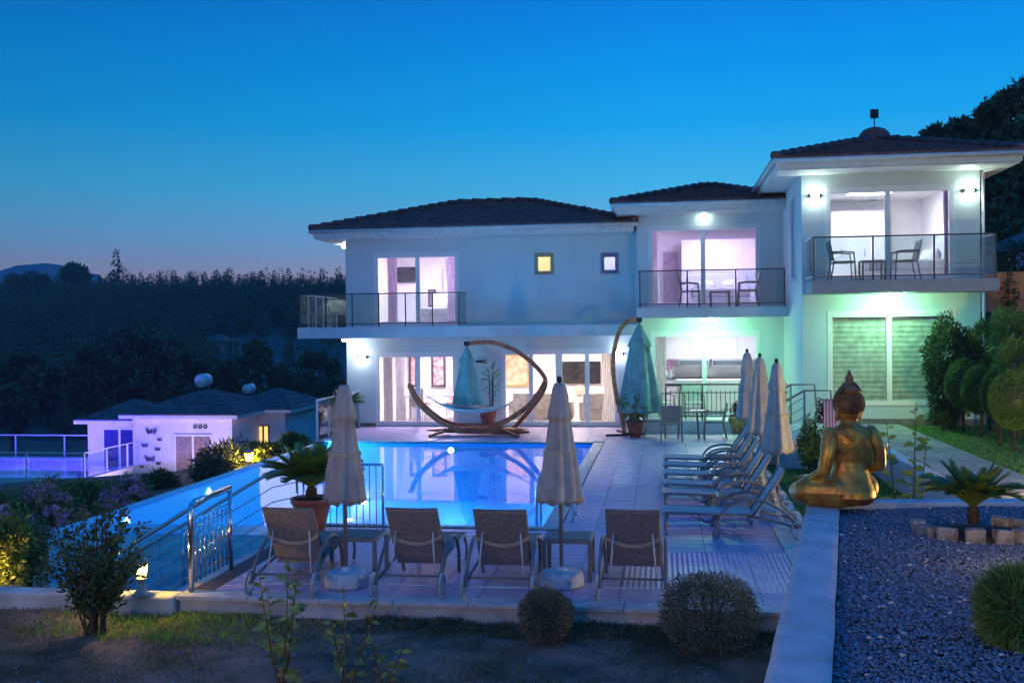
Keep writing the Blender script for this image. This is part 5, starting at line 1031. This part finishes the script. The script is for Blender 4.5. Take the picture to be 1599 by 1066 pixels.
cabinet('sideboard', 'pale sideboard under the living room television', (-2.2, 33.1, .025), 1.8, .4, .55, 3); bl = thing('table_ornament', 'round red plate on a stand on the sideboard', 'ornament', (at(905, 615, 33.2)[0], 33.25, .577)); b = MB().lathe([(.02, 0), (.17, .01), (.18, .03), (.02, .02)], 24); b.v = [(v[0], v[2], v[1] + .2) for v in b.v]; b.build('plate', 'salmon', bl); MB().box(-.06, .06, -.03, .05, 0, .03).build('stand', 'dark_frame', bl)
bs = thing('bedside_lamp', 'small warm lamp beside the pillows in the highest bedroom', 'lamp', (at(1470, 392, 27)[0], 27.4, zR + .5)); MB().lathe([(.06, 0), (.02, .03), (.015, .2)], 12).build('base', 'gold_wood', bs); MB().lathe([(.11, .18), (.08, .36)], 16, cap=False).build('lamp_shade', 'lamp_bed', bs)
cabinet('bedside_table', 'white bedside table under the warm lamp', (at(1470, 392, 27)[0], 27.3, zR + .01), .45, .4, .49, 1)
# striped blinds behind the lower door of the highest wing
mat('blind', (0.85, 0.84, 0.8), .8, trans=.2); mat('blind_sheer', (0.66, 0.63, 0.54), .8, trans=.3)
x0, x1, z0, z1 = R_g; xm = x0 + (x1 - x0) * .487
for xa, xb, lab in ((x0 + .1, xm - .06, 'closed striped blind in the door half nearer the stair'), (xm + .06, x1 - .1, 'closed striped blind in the door half behind the topiaries')):
    bl = thing('window_blind', lab, 'blind', ((xa + xb) / 2, YR + .14, z0 + .1)); h = (z1 - z0 - .22); n = 17; w_ = (xb - xa) / 2
    MB().box(-w_, w_, -.03, .03, h, h + .07).build('head_rail', 'upvc', bl)
    for k in range(n):
        za = h * k / n; MB().box(-w_, w_, -.006, 0, za, za + h / n * .52).build('slat', 'blind', bl); MB().box(-w_, w_, .004, .008, za + h / n * .5, za + h / n * 1.02).build('sheer_slat', 'blind_sheer', bl)

# ================================================================== GOLDEN STATUE
sb = gr(1306, 787, ZW)
st = thing('statue', 'golden seated statue with curled hair, seen from behind, on the white wall', 'statue', (1.52, 8.93, ZW - .004), R(30)); b = MB()
prof = [(0.0, .05, .02, 0), (.2, .19, .14, 0.0), (.21, .2, .08, .0), (.18, .165, .2, 0), (.158, .128, .3, 0), (.152, .118, .37, .005), (.162, .118, .45, .0), (.198, .118, .54, -.005), (.226, .108, .60, -.01), (.19, .092, .655, -.01), (.09, .075, .685, 0), (.062, .064, .72, .01), (.06, .062, .78, .015)]
prof.sort(key=lambda q: q[2]); prof = [q for q in prof if q[0] > 0]; n = 28; b0 = len(b.v)
for (a, c, z, yo) in prof:
    for k in range(n): th = 2 * PI * k / n; b.v.append((a * math.cos(th), yo + c * math.sin(th), z))
for i in range(len(prof) - 1):
    for k in range(n): k2 = (k + 1) % n; b.f.append((b0 + i * n + k, b0 + i * n + k2, b0 + (i + 1) * n + k2, b0 + (i + 1) * n + k))
b.f.append(tuple(b0 + k for k in range(n))[::-1]); b.f.append(tuple(b0 + (len(prof) - 1) * n + k for k in range(n)))
b.ball((0, .02, .13), 1, 20, .215, .19, .13)
def limb(pts, rad, k=5): p = catmull(pts, k); m = len(p) - 1; rr = np.interp(np.linspace(0, len(rad) - 1, m + 1), range(len(rad)), rad); b.tube(p, list(map(float, rr)), 14); b.ball(tuple(p[0]), float(rr[0]), 12); b.ball(tuple(p[-1]), float(rr[-1]), 12)
limb([(-.12, .0, .13), (-.27, .16, .13), (-.28, .24, .11)], [.135, .125, .10]); limb([(-.28, .24, .10), (-.2, .40, .09), (.08, .40, .10)], [.10, .08, .055]); limb([(.12, .0, .13), (.27, .16, .13), (.28, .24, .11)], [.135, .125, .10]); limb([(.28, .24, .10), (.2, .44, .12), (-.06, .42, .15)], [.10, .08, .05])
limb([(-.205, -.01, .605), (-.245, -.03, .46), (-.268, -.01, .31)], [.07, .062, .054]); limb([(-.268, -.01, .31), (-.28, .12, .24), (-.24, .26, .22)], [.05, .044, .032]); limb([(.205, -.01, .605), (.25, -.05, .47), (.275, -.04, .335)], [.07, .062, .054]); limb([(.275, -.04, .335), (.2, .12, .28), (.08, .24, .245)], [.05, .042, .032])
for cx_, cy_, s_ in ((-.235, .29, -1), (.05, .27, 1)):
    b.ball((cx_, cy_, .225), 1, 12, .04, .05, .022)
    for k in range(4): limb([(cx_ + (k - 1.5) * .018, cy_ + .03, .225), (cx_ + (k - 1.5) * .02, cy_ + .085, .215), (cx_ + (k - 1.5) * .02, cy_ + .12 - .01 * abs(k - 1.5), .195)], [.011, .01, .008], 3)
    limb([(cx_ - s_ * .03, cy_ - .01, .23), (cx_ - s_ * .055, cy_ + .03, .23), (cx_ - s_ * .05, cy_ + .065, .222)], [.012, .011, .009], 3)
for k in range(5):                          # robe folds over the back
    e = k * .022; limb([(-.10 + e * .6, -.105, .66), (-.01 + e, -.117, .56), (.07 + e, -.108, .46 - e * .1), (.125 + e * .5, -.085, .35)], [.006, .008, .008, .006], 4)
limb([(-.19, -.05, .65), (-.12, -.1, .62), (-.02, -.112, .52), (.06, -.105, .42), (.12, -.07, .34)], [.01, .012, .012, .012, .01], 4)
b.ball((0, .02, .825), 1, 24, .112, .122, .135); b.ball((0, .055, .77), 1, 14, .075, .075, .07)
b.ball((0, .145, .81), 1, 10, .016, .022, .03); b.ball((0, .135, .765), 1, 10, .03, .014, .01)
for s_ in (-1, 1): limb([(s_ * .112, .01, .845), (s_ * .124, .0, .80), (s_ * .118, .01, .725)], [.016, .018, .014], 4); b.ball((s_ * .04, .125, .838), 1, 10, .022, .016, .01)
bd = b.build('body', 'gold', st, True); m_ = bd.modifiers.new('r', 'REMESH'); m_.mode = 'VOXEL'; m_.voxel_size = .0085; m_.use_smooth_shade = True; m2 = bd.modifiers.new('s', 'SMOOTH'); m2.iterations = 4; m2.factor = .5
hb = MB().ball((0, .008, .852), 1, 24, .122, .128, .128); hb.lathe([(.1, .95), (.085, .985), (.065, 1.01), (.045, 1.03)], 18, (0, -.005, 0)); hb.build('hair', 'dark_gold', st, True)
cl = MB(); k = 0; GA = PI * (3 - 5 ** .5)
for i in range(330):
    zz = 1 - 1.45 * (i + .5) / 330; r_ = math.sqrt(max(0, 1 - zz * zz)); x, y = r_ * math.cos(GA * i), r_ * math.sin(GA * i)
    if y > .45 and zz < .45: continue
    cl.ball((x * .123, .008 + y * .129, .852 + zz * .13), .0105, 6)
for i in range(70):
    f = i / 70; z = .955 + .07 * f; r_ = .098 - .05 * f; cl.ball((r_ * math.cos(GA * i), -.005 + r_ * math.sin(GA * i), z), .0095, 6)
o = cl.build('hair_curls', 'dark_gold', st, True); o['kind'] = 'stuff'
MB().lathe([(.03, 1.02), (.042, 1.035), (.03, 1.045), (.036, 1.06), (.026, 1.085), (.014, 1.11), (.004, 1.135)], 14, (0, -.005, 0)).build('flame_finial', 'dark_gold', st, True)

# ================================================================== LEFT SLOPE AND NEIGHBOUR
mat('nb_wall', (0.72, 0.70, 0.68), .85, var=.05, scale=1.0, bump=.1); mat('nb_roof', (0.14, 0.10, 0.11), .7, var=.2, scale=2); mat('shutter', (0.33, 0.25, 0.2), .6)
NY = 55.0; zf = at(250, 765, NY)[2] - .9
nh = thing('neighbour_house', 'pale single storey house with hipped roofs on the slope below', 'house', (at(270, 700, NY)[0], NY, zf), world=True)
def block(px0, px1, pye, Y_, dep, rise, over=.55, rpx=None):
    a, c = at(px0, pye, Y_), at(px1, pye, Y_); ze = (a[2] + c[2]) / 2; MB().box(a[0], c[0], Y_, Y_ + dep, zf - 3.5, ze).build('wall', 'nb_wall', nh)
    b = MB(); x0, x1, y0, y1 = a[0] - over, c[0] + over, Y_ - over, Y_ + dep + over; b.box(x0, x1, y0, y1, ze - .02, ze + .16); r = b.build('roof', 'fascia', nh)
    b = MB(); xm_ = (x0 + x1) / 2; ym = (y0 + y1) / 2; hl = max(.1, (x1 - x0 - (y1 - y0)) / 2); z_ = ze + .165; E_, G = (xm_ - hl, ym, z_ + rise), (xm_ + hl, ym, z_ + rise)
    slope(b, (x0, y0, z_), (x1, y0, z_), E_, G, .4, .3); slope(b, (x1, y0, z_), (x1, y1, z_), G, G, .4, .3); slope(b, (x0, y1, z_), (x0, y0, z_), E_, E_, .4, .3); slope(b, (x1, y1, z_), (x0, y1, z_), G, E_, .4, .3)
    o = b.build('roof_tile_courses', 'nb_roof', r); o['kind'] = 'stuff'; return ze
block(207, 362, 652, NY, 7, 1.25); block(137, 206, 660, NY + .8, 6, 1.0); block(366, 445, 643, NY + 4, 6, 1.1)
def nwin(px0, py0, px1, py1, Y_, mm, mm2='upvc', slats=0):
    o = op(px0, py0, px1, py1, Y_); x0, x1, z0, z1 = o; y = Y_; b = MB(); f = .09
    b.box(x0, x0 + f, y - .05, y - .002, z0, z1); b.box(x1 - f, x1, y - .05, y - .002, z0, z1); b.box(x0 + f, x1 - f, y - .05, y - .002, z0, z0 + f); b.box(x0 + f, x1 - f, y - .05, y - .002, z1 - f, z1); b.box((x0 + x1) / 2 - .06, (x0 + x1) / 2 + .06, y - .05, y - .002, z0 + f, z1 - f)
    d = b.build('window', mm2, nh); MB().box(x0 + f, (x0 + x1) / 2 - .06, y - .03, y - .003, z0 + f, z1 - f).build('pane', mm, d); MB().box((x0 + x1) / 2 + .06, x1 - f, y - .03, y - .003, z0 + f, z1 - f).build('pane', mm, d)
    for k in range(slats): zz = z0 + f + (z1 - z0 - 2 * f) * k / slats; MB().box(x0 + f, x1 - f, y - .045, y - .031, zz, zz + .05).build('slat', 'shutter', d)
mat('dusk_glass', (0.05, 0.05, 0.09), .03, spec=1.0); emis('lit_door', (1.0, .62, .18), .55)
nwin(161, 668, 214, 736, NY + .8, 'dusk_glass'); nwin(273, 678, 331, 742, NY, 'shutter', 'upvc', 12); nwin(402, 663, 421, 706, NY + 4, 'lit_door', 'shutter')
for px, py, s_, lab in ((237, 673, 1.3, 'largest dark butterfly ornament, highest on the neighbour wall'), (250, 686, .6, 'small butterfly ornament beside the largest one'), (227, 695, .8, 'butterfly ornament near the violet window'), (247, 701, .7, 'flat-winged butterfly ornament in the middle of the wall'), (235, 716, 1.2, 'large butterfly ornament with spread wings low on the neighbour wall'), (248, 723, .6, 'small butterfly ornament below the middle one'), (222, 728, .5, 'tiny blue butterfly ornament near the window sill'), (247, 736, .6, 'lowest small butterfly ornament near the oleander')):
    s_ *= .72; p = at(px, py, NY); t = thing('butterfly_ornament', lab, 'ornament', (p[0], NY - .03, p[2]), 0, 'butterflies on the neighbour wall')
    for sx in (-1, 1): MB().add([(0, 0, -.05), (sx * .32 * s_, -.06, .25 * s_), (sx * .34 * s_, -.05, .02), (sx * .2 * s_, -.03, -.2 * s_), (0, .02, -.05), (sx * .32 * s_, -.04, .25 * s_), (sx * .34 * s_, -.03, .02), (sx * .2 * s_, -.01, -.2 * s_)], [(0, 1, 2, 3), (7, 6, 5, 4)]).build('wing', 'dark_frame', t)
    MB().tube([(0, 0, -.15 * s_), (0, -.02, .15 * s_)], .025).build('body', 'black_metal', t)
def tank(px, py, Y_, lab, mm='white_metal', r=.32):
    p = at(px, py, Y_); t = thing('water_heater', lab, 'water heater', (p[0], Y_, p[2] - .75)); b = MB().lathe([(.02, -.75), (r * .8, -.72), (r, -.6), (r, .6), (r * .8, .72), (.02, .75)], 18); b.v = [(v[2] * .6, v[1], v[0] + .75) for v in b.v]; b.v = [(v[1], v[0], v[2]) for v in b.v]; b.build('tank', mm, t, True)
    for sx in (-1, 1): MB().tube([(sx * .3, 0, .5), (sx * .45, .2, -.35)], .03).build('leg', 'alu', t)
    MB().add([(-1.5, -.1, .2), (-.4, -.1, .75), (-.4, 1.1, .75), (-1.5, 1.1, .2), (-1.5, -.1, .13), (-.4, -.1, .68), (-.4, 1.1, .68), (-1.5, 1.1, .13)], [(0, 1, 2, 3), (4, 7, 6, 5), (0, 4, 5, 1), (1, 5, 6, 2), (2, 6, 7, 3), (3, 7, 4, 0)]).build('solar_panel', 'dusk_glass', t)
tank(318, 594, NY + 4, 'large white roof water heater glowing violet on the neighbour roof', r=.42); tank(389, 607, NY + 8, 'round white water heater on the rear neighbour roof')
p = at(378, 684, NY + 3.8); ac = thing('air_conditioner', 'white outdoor air conditioner on the side wall of the neighbour house', 'air conditioner', (p[0], NY + 3.9, p[2] - .4)); MB().box(-.5, .4, -.35, .0, 0, .75).build('case', 'white_metal', ac, bevel=.03); MB().box(-.4, .05, -.37, -.352, .1, .65).build('grille', 'black_metal', ac)
p = at(313, 663, NY); t = thing('house_number', 'small dark raised number plate over the neighbour door', 'sign', (p[0] - .9, NY - .02, p[2] - .1)); [MB().lathe([(.08, 0), (.12, 0), (.12, .03), (.08, .03)], 10, (.9 + k * .3 - .3, 0, 0), cap=False).build('digit', 'black_metal', t) for k in range(3)]
for o in t.children: o.rotation_euler = (PI / 2, 0, 0)
t = thing('porch_lamp', 'small warm lamp on the side wall of the neighbour house', 'lamp', at(353, 700, NY - .05)); MB().box(-.08, .08, -.1, 0, -.1, .1).build('body', 'alu', t); 
# neighbour terrace with violet pool
TY = 50.0; a, c = at(-70, 746, TY), at(133, 746, TY); zt = a[2] * .5 + c[2] * .5; a = (a[0] - 9, a[1], a[2])
tb = MB(); tb.box(a[0], c[0], TY, TY + .35, zt - 5, zt); tb.box(c[0] - .35, c[0], TY + .35, TY + 9, zt - 5, zt); tb.box(a[0], c[0] - .35, TY + 8.6, TY + 9, zt - 5, zt); tb.box(a[0], c[0] - .35, TY + .35, TY + 8.6, zt - 1.2, zt - .8); tag(tb.build('pool_terrace', 'nb_wall'), 'white raised terrace holding the violet-lit pool of the neighbour', 'terrace')
MB().add([(a[0], TY + .34, zt - .1), (c[0] - .34, TY + .34, zt - .1), (c[0] - .34, TY + 8.62, zt - .1), (a[0], TY + 8.62, zt - .1)], [(0, 1, 2, 3)]); wv = MB().add([(a[0], TY + .34, zt - .1), (c[0] - .34, TY + .34, zt - .1), (c[0] - .34, TY + 8.62, zt - .1), (a[0], TY + 8.62, zt - .1)], [(0, 1, 2, 3)]).build('pool_water', 'water'); struct(wv)
emis('pool_violet', (.09, .05, 1.0), 1900)
for k in range(3): pool_lamp((a[0] + 7.0 + k * 3.2, TY + .36, zt - .4), (0, 1, 0), 'pool_violet', ['violet underwater lamp nearest the far end of the neighbour pool', 'violet underwater lamp in the middle of the neighbour pool', 'violet underwater lamp beside the neighbour house wall'][k], .2)
gr_ = thing('glass_railing', 'white framed glass railing round the violet neighbour pool', 'railing', (c[0], TY, zt), world=True); HB = at(60, 707, TY)[2] - zt
for (p, q_, n) in (((a[0], TY + .1), (c[0] - .1, TY + .1), 5), ((c[0] - .1, TY + .1), (c[0] - .1, TY + 8.9), 4), ((c[0] - .1, TY + 8.9), (a[0], TY + 8.9), 5)):
    P_, Q_ = Vector((*p, zt)), Vector((*q_, zt)); MB().beam(P_ + Vector((0, 0, HB)), Q_ + Vector((0, 0, HB)), .06, .06).build('handrail', 'white_metal', gr_)
    for k in range(n): u = P_.lerp(Q_, k / n); MB().box(u.x - .035, u.x + .035, u.y - .035, u.y + .035, zt, zt + HB - .03).build('post', 'white_metal', gr_)
    for k in range(n):
        u, v = P_.lerp(Q_, (k + .06) / n), P_.lerp(Q_, (k + .94) / n); MB().beam(u + Vector((0, 0, HB * .5)), v + Vector((0, 0, HB * .5)), .02, HB * .8).build('glass_panel', 'rail_glass', gr_)
# hedge, oleander, shrubs on the slope
def slope_bush(name, lab, px, py, wpx, hpx, Y_, mm, n, Lf, Wf, seed, group=None, lump=.15, fill=.3, cat='shrub'):
    p = at(px, py + hpx / 2, Y_); sc = Y_ / F; return bush(name, lab, p, (wpx * sc / 2, wpx * sc / 2 * .8, hpx * sc / 2), n, mm, Lf, Wf, fill, lump, seed, 4, group, cat, zc=hpx * sc / 2)
ol = [('pink flowering oleander beyond the low wall', 70, 800, 130, 90, 19, 4200), ('pink flowering oleander close to the pool rim', 203, 775, 70, 64, 22, 2200)]
for k, (lab, px, py, w_, h_, Y_, n) in enumerate(ol):
    t = slope_bush('oleander', lab, px, py, w_, h_ * 1.15, Y_, 'leaf_mid', n, .13, .028, 101 + k, 'oleanders beside the pool'); sc = Y_ / F
    P, D_ = blob(70 if k == 0 else 40, (0, 0, h_ * sc * .55), (w_ * sc / 2, w_ * sc / 2 * .8, h_ * sc / 2), .9, .1, 120 + k); P = P[(D_[:, 1] < .45) & (D_[:, 2] > -.25)]
    for q_ in P:
        PP, DD = blob(44, q_, (.10, .10, .075), .4, .1, int(q_[0] * 1000) % 999); foliage('blossom', 'flower_pink', t, PP, DD, .085, .065, .8, 5)
t = slope_bush('oleander', 'green oleander without blossom between the violet terrace and pink one', 140, 778, 130, 62, 26, 'leaf_mid', 5200, .2, .04, 105)
slope_bush('hedge_shrub', 'green shrub at the edge of the picture over the yellow-lit one', 4, 803, 80, 84, 21, 'leaf_mid', 2600, .14, .04, 106)
slope_bush('yellow_shrub', 'shrub lit yellow by a lantern at its foot', 8, 850, 78, 120, 14.6, 'leaf_yellow', 2600, .10, .05, 107, lump=.2, fill=.2)
slope_bush('dark_shrub', 'dark trailing shrub between the yellow-lit shrub and the pool wall', 45, 855, 62, 130, 15.5, 'leaf_mid', 1900, .09, .04, 108, lump=.2, fill=.2)
slope_bush('olive_bush', 'grey-green olive bush in front of the neighbour door', 350, 722, 84, 60, 36, 'leaf_olive', 2600, .28, .05, 109, lump=.2); slope_bush('olive_bush', 'second olive bush close to the pool rim', 330, 735, 60, 40, 30, 'leaf_olive', 1500, .22, .05, 110, lump=.2)
slope_bush('round_shrub', 'green shrub beside the yellow glow at the pool rim', 415, 705, 60, 30, 36, 'leaf_yellow', 1300, .2, .1, 111); slope_bush('round_shrub', 'round green shrub at the far pool corner', 458, 692, 40, 34, 34, 'leaf_mid', 1300, .16, .07, 112); slope_bush('dark_oleander', 'dark shrub between the pink oleander and the neighbour wall', 248, 757, 70, 40, 30, 'leaf_dark', 1700, .2, .06, 113)
p = at(389, 722, 35.4); lantern('lit garden lantern glowing among shrubs by the pool rim', (p[0], 35.4, p[2] - .3), 2.0, 'bulb_warm')
o = MB().box(-14.2, -9.4, 15.9, 16.1, -3, at(60, 845, 16)[2]).build('slope_wall', 'garden_wall'); tag(o, 'rough white retaining wall behind the yellow-lit shrub', 'wall')

# ================================================================== FOREST
def conifer(seed, H_=7.0, Rb=1.5):
    g = np.random.default_rng(seed); P = []; D_ = []; lv = 22
    for i in range(lv):
        f = i / (lv - 1); z = H_ * (.18 + .82 * f); r_ = Rb * (1 - f) ** .8 * g.uniform(.65, 1.15) + .08; nb_ = int(7 - 3 * f)
        for k in range(nb_):
            a = g.uniform(0, 6.28); m = max(2, int(r_ / .17)); e = r_ * g.uniform(.6, 1.1)
            for j in range(m): u = (j + 1) / m; P.append((math.cos(a) * e * u + g.normal(0, .07), math.sin(a) * e * u + g.normal(0, .07), z - .22 * e * u + g.normal(0, .07))); D_.append((math.cos(a), math.sin(a), .35 + g.normal(0, .3)))
    V, Fq = leaves(np.array(P), np.array(D_), .62, .30, g); return np.asarray(V), Fq, H_
CON = [conifer(200 + k, 6.2 + 1.3 * (k % 3), 1.25 + .3 * (k % 4)) for k in range(6)]
CM = [np_mesh('crown', v, f, 'pine') for v, f, _ in CON]
TRK = MB().tube([(0, 0, -.5), (0, 0, 5.5)], [.16, .05], 6).mesh('trunk', 'bark')
g = np.random.default_rng(77)
# skyline pines: single trees
sky_n = 0
for px in np.arange(2, 552, 7.5):
    Y_ = 352 + g.uniform(-10, 8); q_ = at(px + g.uniform(-4, 4), 450, Y_); h = float(hgt(q_[0], Y_))
    t = thing('pine_tree', 'dark pine standing on the skyline of the wooded ridge', 'tree', (q_[0], Y_, h), g.uniform(0, 6), 'pines along the ridge'); k = int(g.integers(6)); s_ = float(g.uniform(.65, 1.25) * (1.35 if g.uniform() < .12 else 1)); t.scale = (s_, s_, s_ * g.uniform(.9, 1.2)); link('crown', CM[k], t); link('trunk', TRK, t)
# the wood on the slope reads as one dark mass
VV = []; FF = []; off = 0
lowp = [(v.reshape(-1, 4, 3)[::2].reshape(-1, 3), None) for v, f, _ in CON]
for _ in range(1500):
    Y_ = 108 + 240 * g.uniform(0, 1) ** .8; px = g.uniform(-60, 560); 
    q_ = at(px, 500, Y_); 
    if px > 330 and Y_ < 215 and g.uniform() < .86: continue
    v = lowp[int(g.integers(6))][0]; s_ = g.uniform(.55, 1.2); a = g.uniform(0, 6.28); ca, sa = math.cos(a), math.sin(a); n = len(v)
    W_ = np.stack([(v[:, 0] * ca - v[:, 1] * sa) * s_ + q_[0], (v[:, 0] * sa + v[:, 1] * ca) * s_ + Y_, v[:, 2] * s_ + float(hgt(q_[0], Y_)) - .6], 1); VV.append(W_); FF.append(np.arange(n).reshape(-1, 4) + off); off += n
tag(link('pine_wood', np_mesh('pine_wood', np.concatenate(VV), np.concatenate(FF), 'pine')), 'dark pine wood covering the far hillside', 'wood', kind='stuff')
def broad(lab, loc, H_, rad, seed, n=5200, m='leaf_dark', L=.5, name='broadleaf_tree', clumps=16, cat='tree', group=None):
    g = np.random.default_rng(seed); t = thing(name, lab, cat, loc, 0, group); PP = []; DD = []
    for k in range(clumps):
        d = unit(g.normal(size=(1, 3)))[0]; c_ = np.array([d[0] * rad * .72, d[1] * rad * .72, H_ * .62 + d[2] * H_ * .3]); rr_ = rad * g.uniform(.28, .5); P, D_ = blob(n // clumps, c_, (rr_, rr_, rr_ * .8), .35, .15, seed * 50 + k); PP.append(P); DD.append(D_)
        if k % 2 == 0: MB().tube([(0, 0, H_ * .3), tuple(c_ * .6 + np.array([0, 0, H_ * .15])), tuple(c_)], [.1, .06, .02], 5).build('limb', 'bark', t)
    foliage('crown', m, t, np.concatenate(PP), np.concatenate(DD), L, L * .5, .9, seed); MB().tube([(0, 0, -.5), (.1, 0, H_ * .35), (0, 0, H_ * .65)], [.22, .17, .08], 8).build('trunk', 'bark', t, True); return t
def tree_px(lab, px, ytop, ybot, Y_, wpx, seed, **k): a = at(px, ybot, Y_); b_ = at(px, ytop, Y_); return broad(lab, (a[0], Y_, a[2]), b_[2] - a[2], wpx * Y_ / F / 2, seed, **k)
tree_px('large grey-green tree rising behind the neighbour terrace', 205, 508, 660, 95, 130, 301, m='leaf_olive', n=9000, L=.75, clumps=22); tree_px('dark tall tree behind the neighbour left roof', 150, 545, 665, 90, 90, 302, m='leaf_dark', n=6000, L=.7); tree_px('bushy tree beyond the neighbour rear roof', 445, 572, 640, 110, 60, 303, m='leaf_dark', n=3500, L=.7)
tree_px('round dark tree standing high over the skyline at the mountain', 118, 412, 462, 330, 46, 304, m='pine', n=2500, L=1.3, clumps=9); tree_px('low wide tree on the skyline before the mountain', 45, 425, 470, 320, 60, 305, m='pine', n=2500, L=1.3, clumps=9)
for k, (px, py, Y_) in enumerate(((30, 600, 100), (75, 620, 88), (290, 600, 110), (250, 575, 120), (340, 610, 120), (20, 655, 80), (500, 600, 125), (400, 585, 135), (530, 640, 115))):
    tree_px(['dark shrubby tree at the valley edge, far down the slope', 'dark tree between the violet terrace and the wood', 'dark tree just left of the roof water heater', 'dark tree under the large grey-green tree crown', 'dark tree behind the roof water heater', 'dark tree straight behind the violet terrace railing', 'dark tree behind the far deck corner', 'dark tree on the bare slope behind the rear roof', 'dark tree beside the villa wall on the slope'][k], px, py - 48, py + 40, Y_, 75, 320 + k, m='leaf_dark', n=2600, L=.75, clumps=9)
# half-hidden stone house on the hillside
p0, p1 = at(312, 556, 190), at(350, 533, 190); fh = thing('hill_house', 'faint flat-roofed house on the dark hillside', 'house', ((p0[0] + p1[0]) / 2, 190, p0[2] - 2), world=True); MB().box(p0[0], p1[0], 190, 196, p0[2] - 3, p1[2]).build('wall', 'nb_wall' if False else 'shutter', fh); q0, q1 = at(350, 556, 190), at(428, 545, 190); MB().box(q0[0] + .1, q1[0], 190.5, 195, q0[2] - 3, q1[2]).build('annex', 'shutter', fh)
b = MB(); e0, e1 = p0[0] - .8, p1[0] + .8; b.add([(e0, 189.4, p1[2] + .02), (e1, 189.4, p1[2] + .02), (e1, 196.6, p1[2] + .02), (e0, 196.6, p1[2] + .02), ((e0 + e1) / 2, 193, p1[2] + 1.4)], [(0, 1, 4), (1, 2, 4), (2, 3, 4), (3, 0, 4), (0, 3, 2, 1)]); b.build('roof', 'roof_tile', fh)
for k in range(3): MB().box(p0[0] + .7 + k * 1.3, p0[0] + 1.3 + k * 1.3, 189.95, 189.995, p0[2] + .6, p0[2] + 1.7).build('window', 'dusk_glass', fh)
# pines on the slope right of the villa
i = 0
for (px, yt, Y_, w_) in ((1475, 172, 80, 90), (1500, 178, 76, 80), (1525, 162, 74, 90), (1552, 150, 72, 90), (1580, 134, 70, 100), (1620, 112, 70, 120), (1545, 215, 60, 90), (1585, 215, 58, 100), (1560, 290, 52, 90), (1600, 300, 50, 110), (1550, 345, 50, 60)):
    x = at(px, yt, Y_); h0 = max(float(hgt(x[0], Y_)), x[2] - 13); 
    broad(['highest-standing', 'dense', 'ragged', 'broad', 'tall', 'spreading', 'dark', 'bushy', 'shaded', 'low', 'small'][i] + ' pine on the slope behind the highest wing', (x[0], Y_, h0), x[2] - h0, w_ * Y_ / F / 2, 400 + i, n=4200, m='pine', L=.55, name='pine_tree', clumps=14, group='pines behind the highest wing'); i += 1

# ---- flood lamps at the foot of the neighbour walls
emis('flood_violet', (.72, .52, 1.0), 760)
for px, Y_, lab in ((170, 53.6, 'small ground lamp washing the violet-windowed neighbour wall'), (262, 52.6, 'small ground lamp washing the butterfly wall'), (345, 52.8, 'small ground lamp washing the wall by the neighbour shutters')):
    p = at(px, 790, Y_); t = thing('ground_lamp', lab, 'lamp', (p[0], Y_, float(hgt(p[0], Y_)) + .15), 0, 'ground lamps before the neighbour house'); MB().box(-.2, .2, -.1, .1, -.6, .0).build('body', 'black_metal', t); MB().add([(-.17, -.08, .03), (.17, -.08, .03), (.17, .1, .13), (-.17, .1, .13), (-.17, .0, -.02), (.17, .0, -.02)][:4], [(0, 1, 2, 3)]).build('lens', 'flood_violet', t)
# ---- evening air
hz = MB().box(-440, 280, -45, 575, -14, 52).build('haze', 'plaster'); hz.data.materials.clear()
hm_ = bpy.data.materials.new('haze'); hm_.use_nodes = True; n = hm_.node_tree; n.nodes.remove(n.nodes['Principled BSDF']); pv = n.nodes.new('ShaderNodeVolumePrincipled'); pv.inputs['Color'].default_value = (.75, .85, 1, 1); pv.inputs['Density'].default_value = 0.0003
n.links.new(pv.outputs[0], n.nodes['Material Output'].inputs['Volume']); hz.data.materials.append(hm_); hz['kind'] = 'stuff'; hz['label'] = 'thin blue evening haze over the valley'; hz['category'] = 'haze'

# ---- garden lamp posts behind the viewpoint (their globes are the warm dots mirrored in the villa's panes)
emis('post_globe', (1.0, .64, .5), 125)
for x, y, z, lab in ((-7.5, 1.0, -.75, 'lamp post with round globe on the lower garden'), (-2.6, -2.2, -.75, 'lamp post with round globe behind the garden soil'), (-5.2, -4.5, -.75, 'lamp post with round globe at the back of the garden')):
    t = thing('lamp_post', lab, 'lamp post', (x, y, z), 0, 'garden lamp posts'); MB().tube([(0, 0, 0), (0, 0, 3.3)], .04, 10).build('pole', 'black_metal', t, True); MB().lathe([(.12, 0), (.1, .05), (.05, .08)], 14).build('foot', 'black_metal', t); MB().ball((0, 0, 3.42), .15, 16).build('globe', 'post_globe', t, True)

t = thing('wall_lamp', 'warm lamp lighting the orange garden wall', 'wall lamp', (10.9, 28.39, 3.4)); MB().box(-.06, .06, -.12, -.002, -.05, .05).build('bracket', 'black_metal', t); MB().ball((0, -.2, 0), .1, 12).build('globe', 'lamp_warm', t, True)
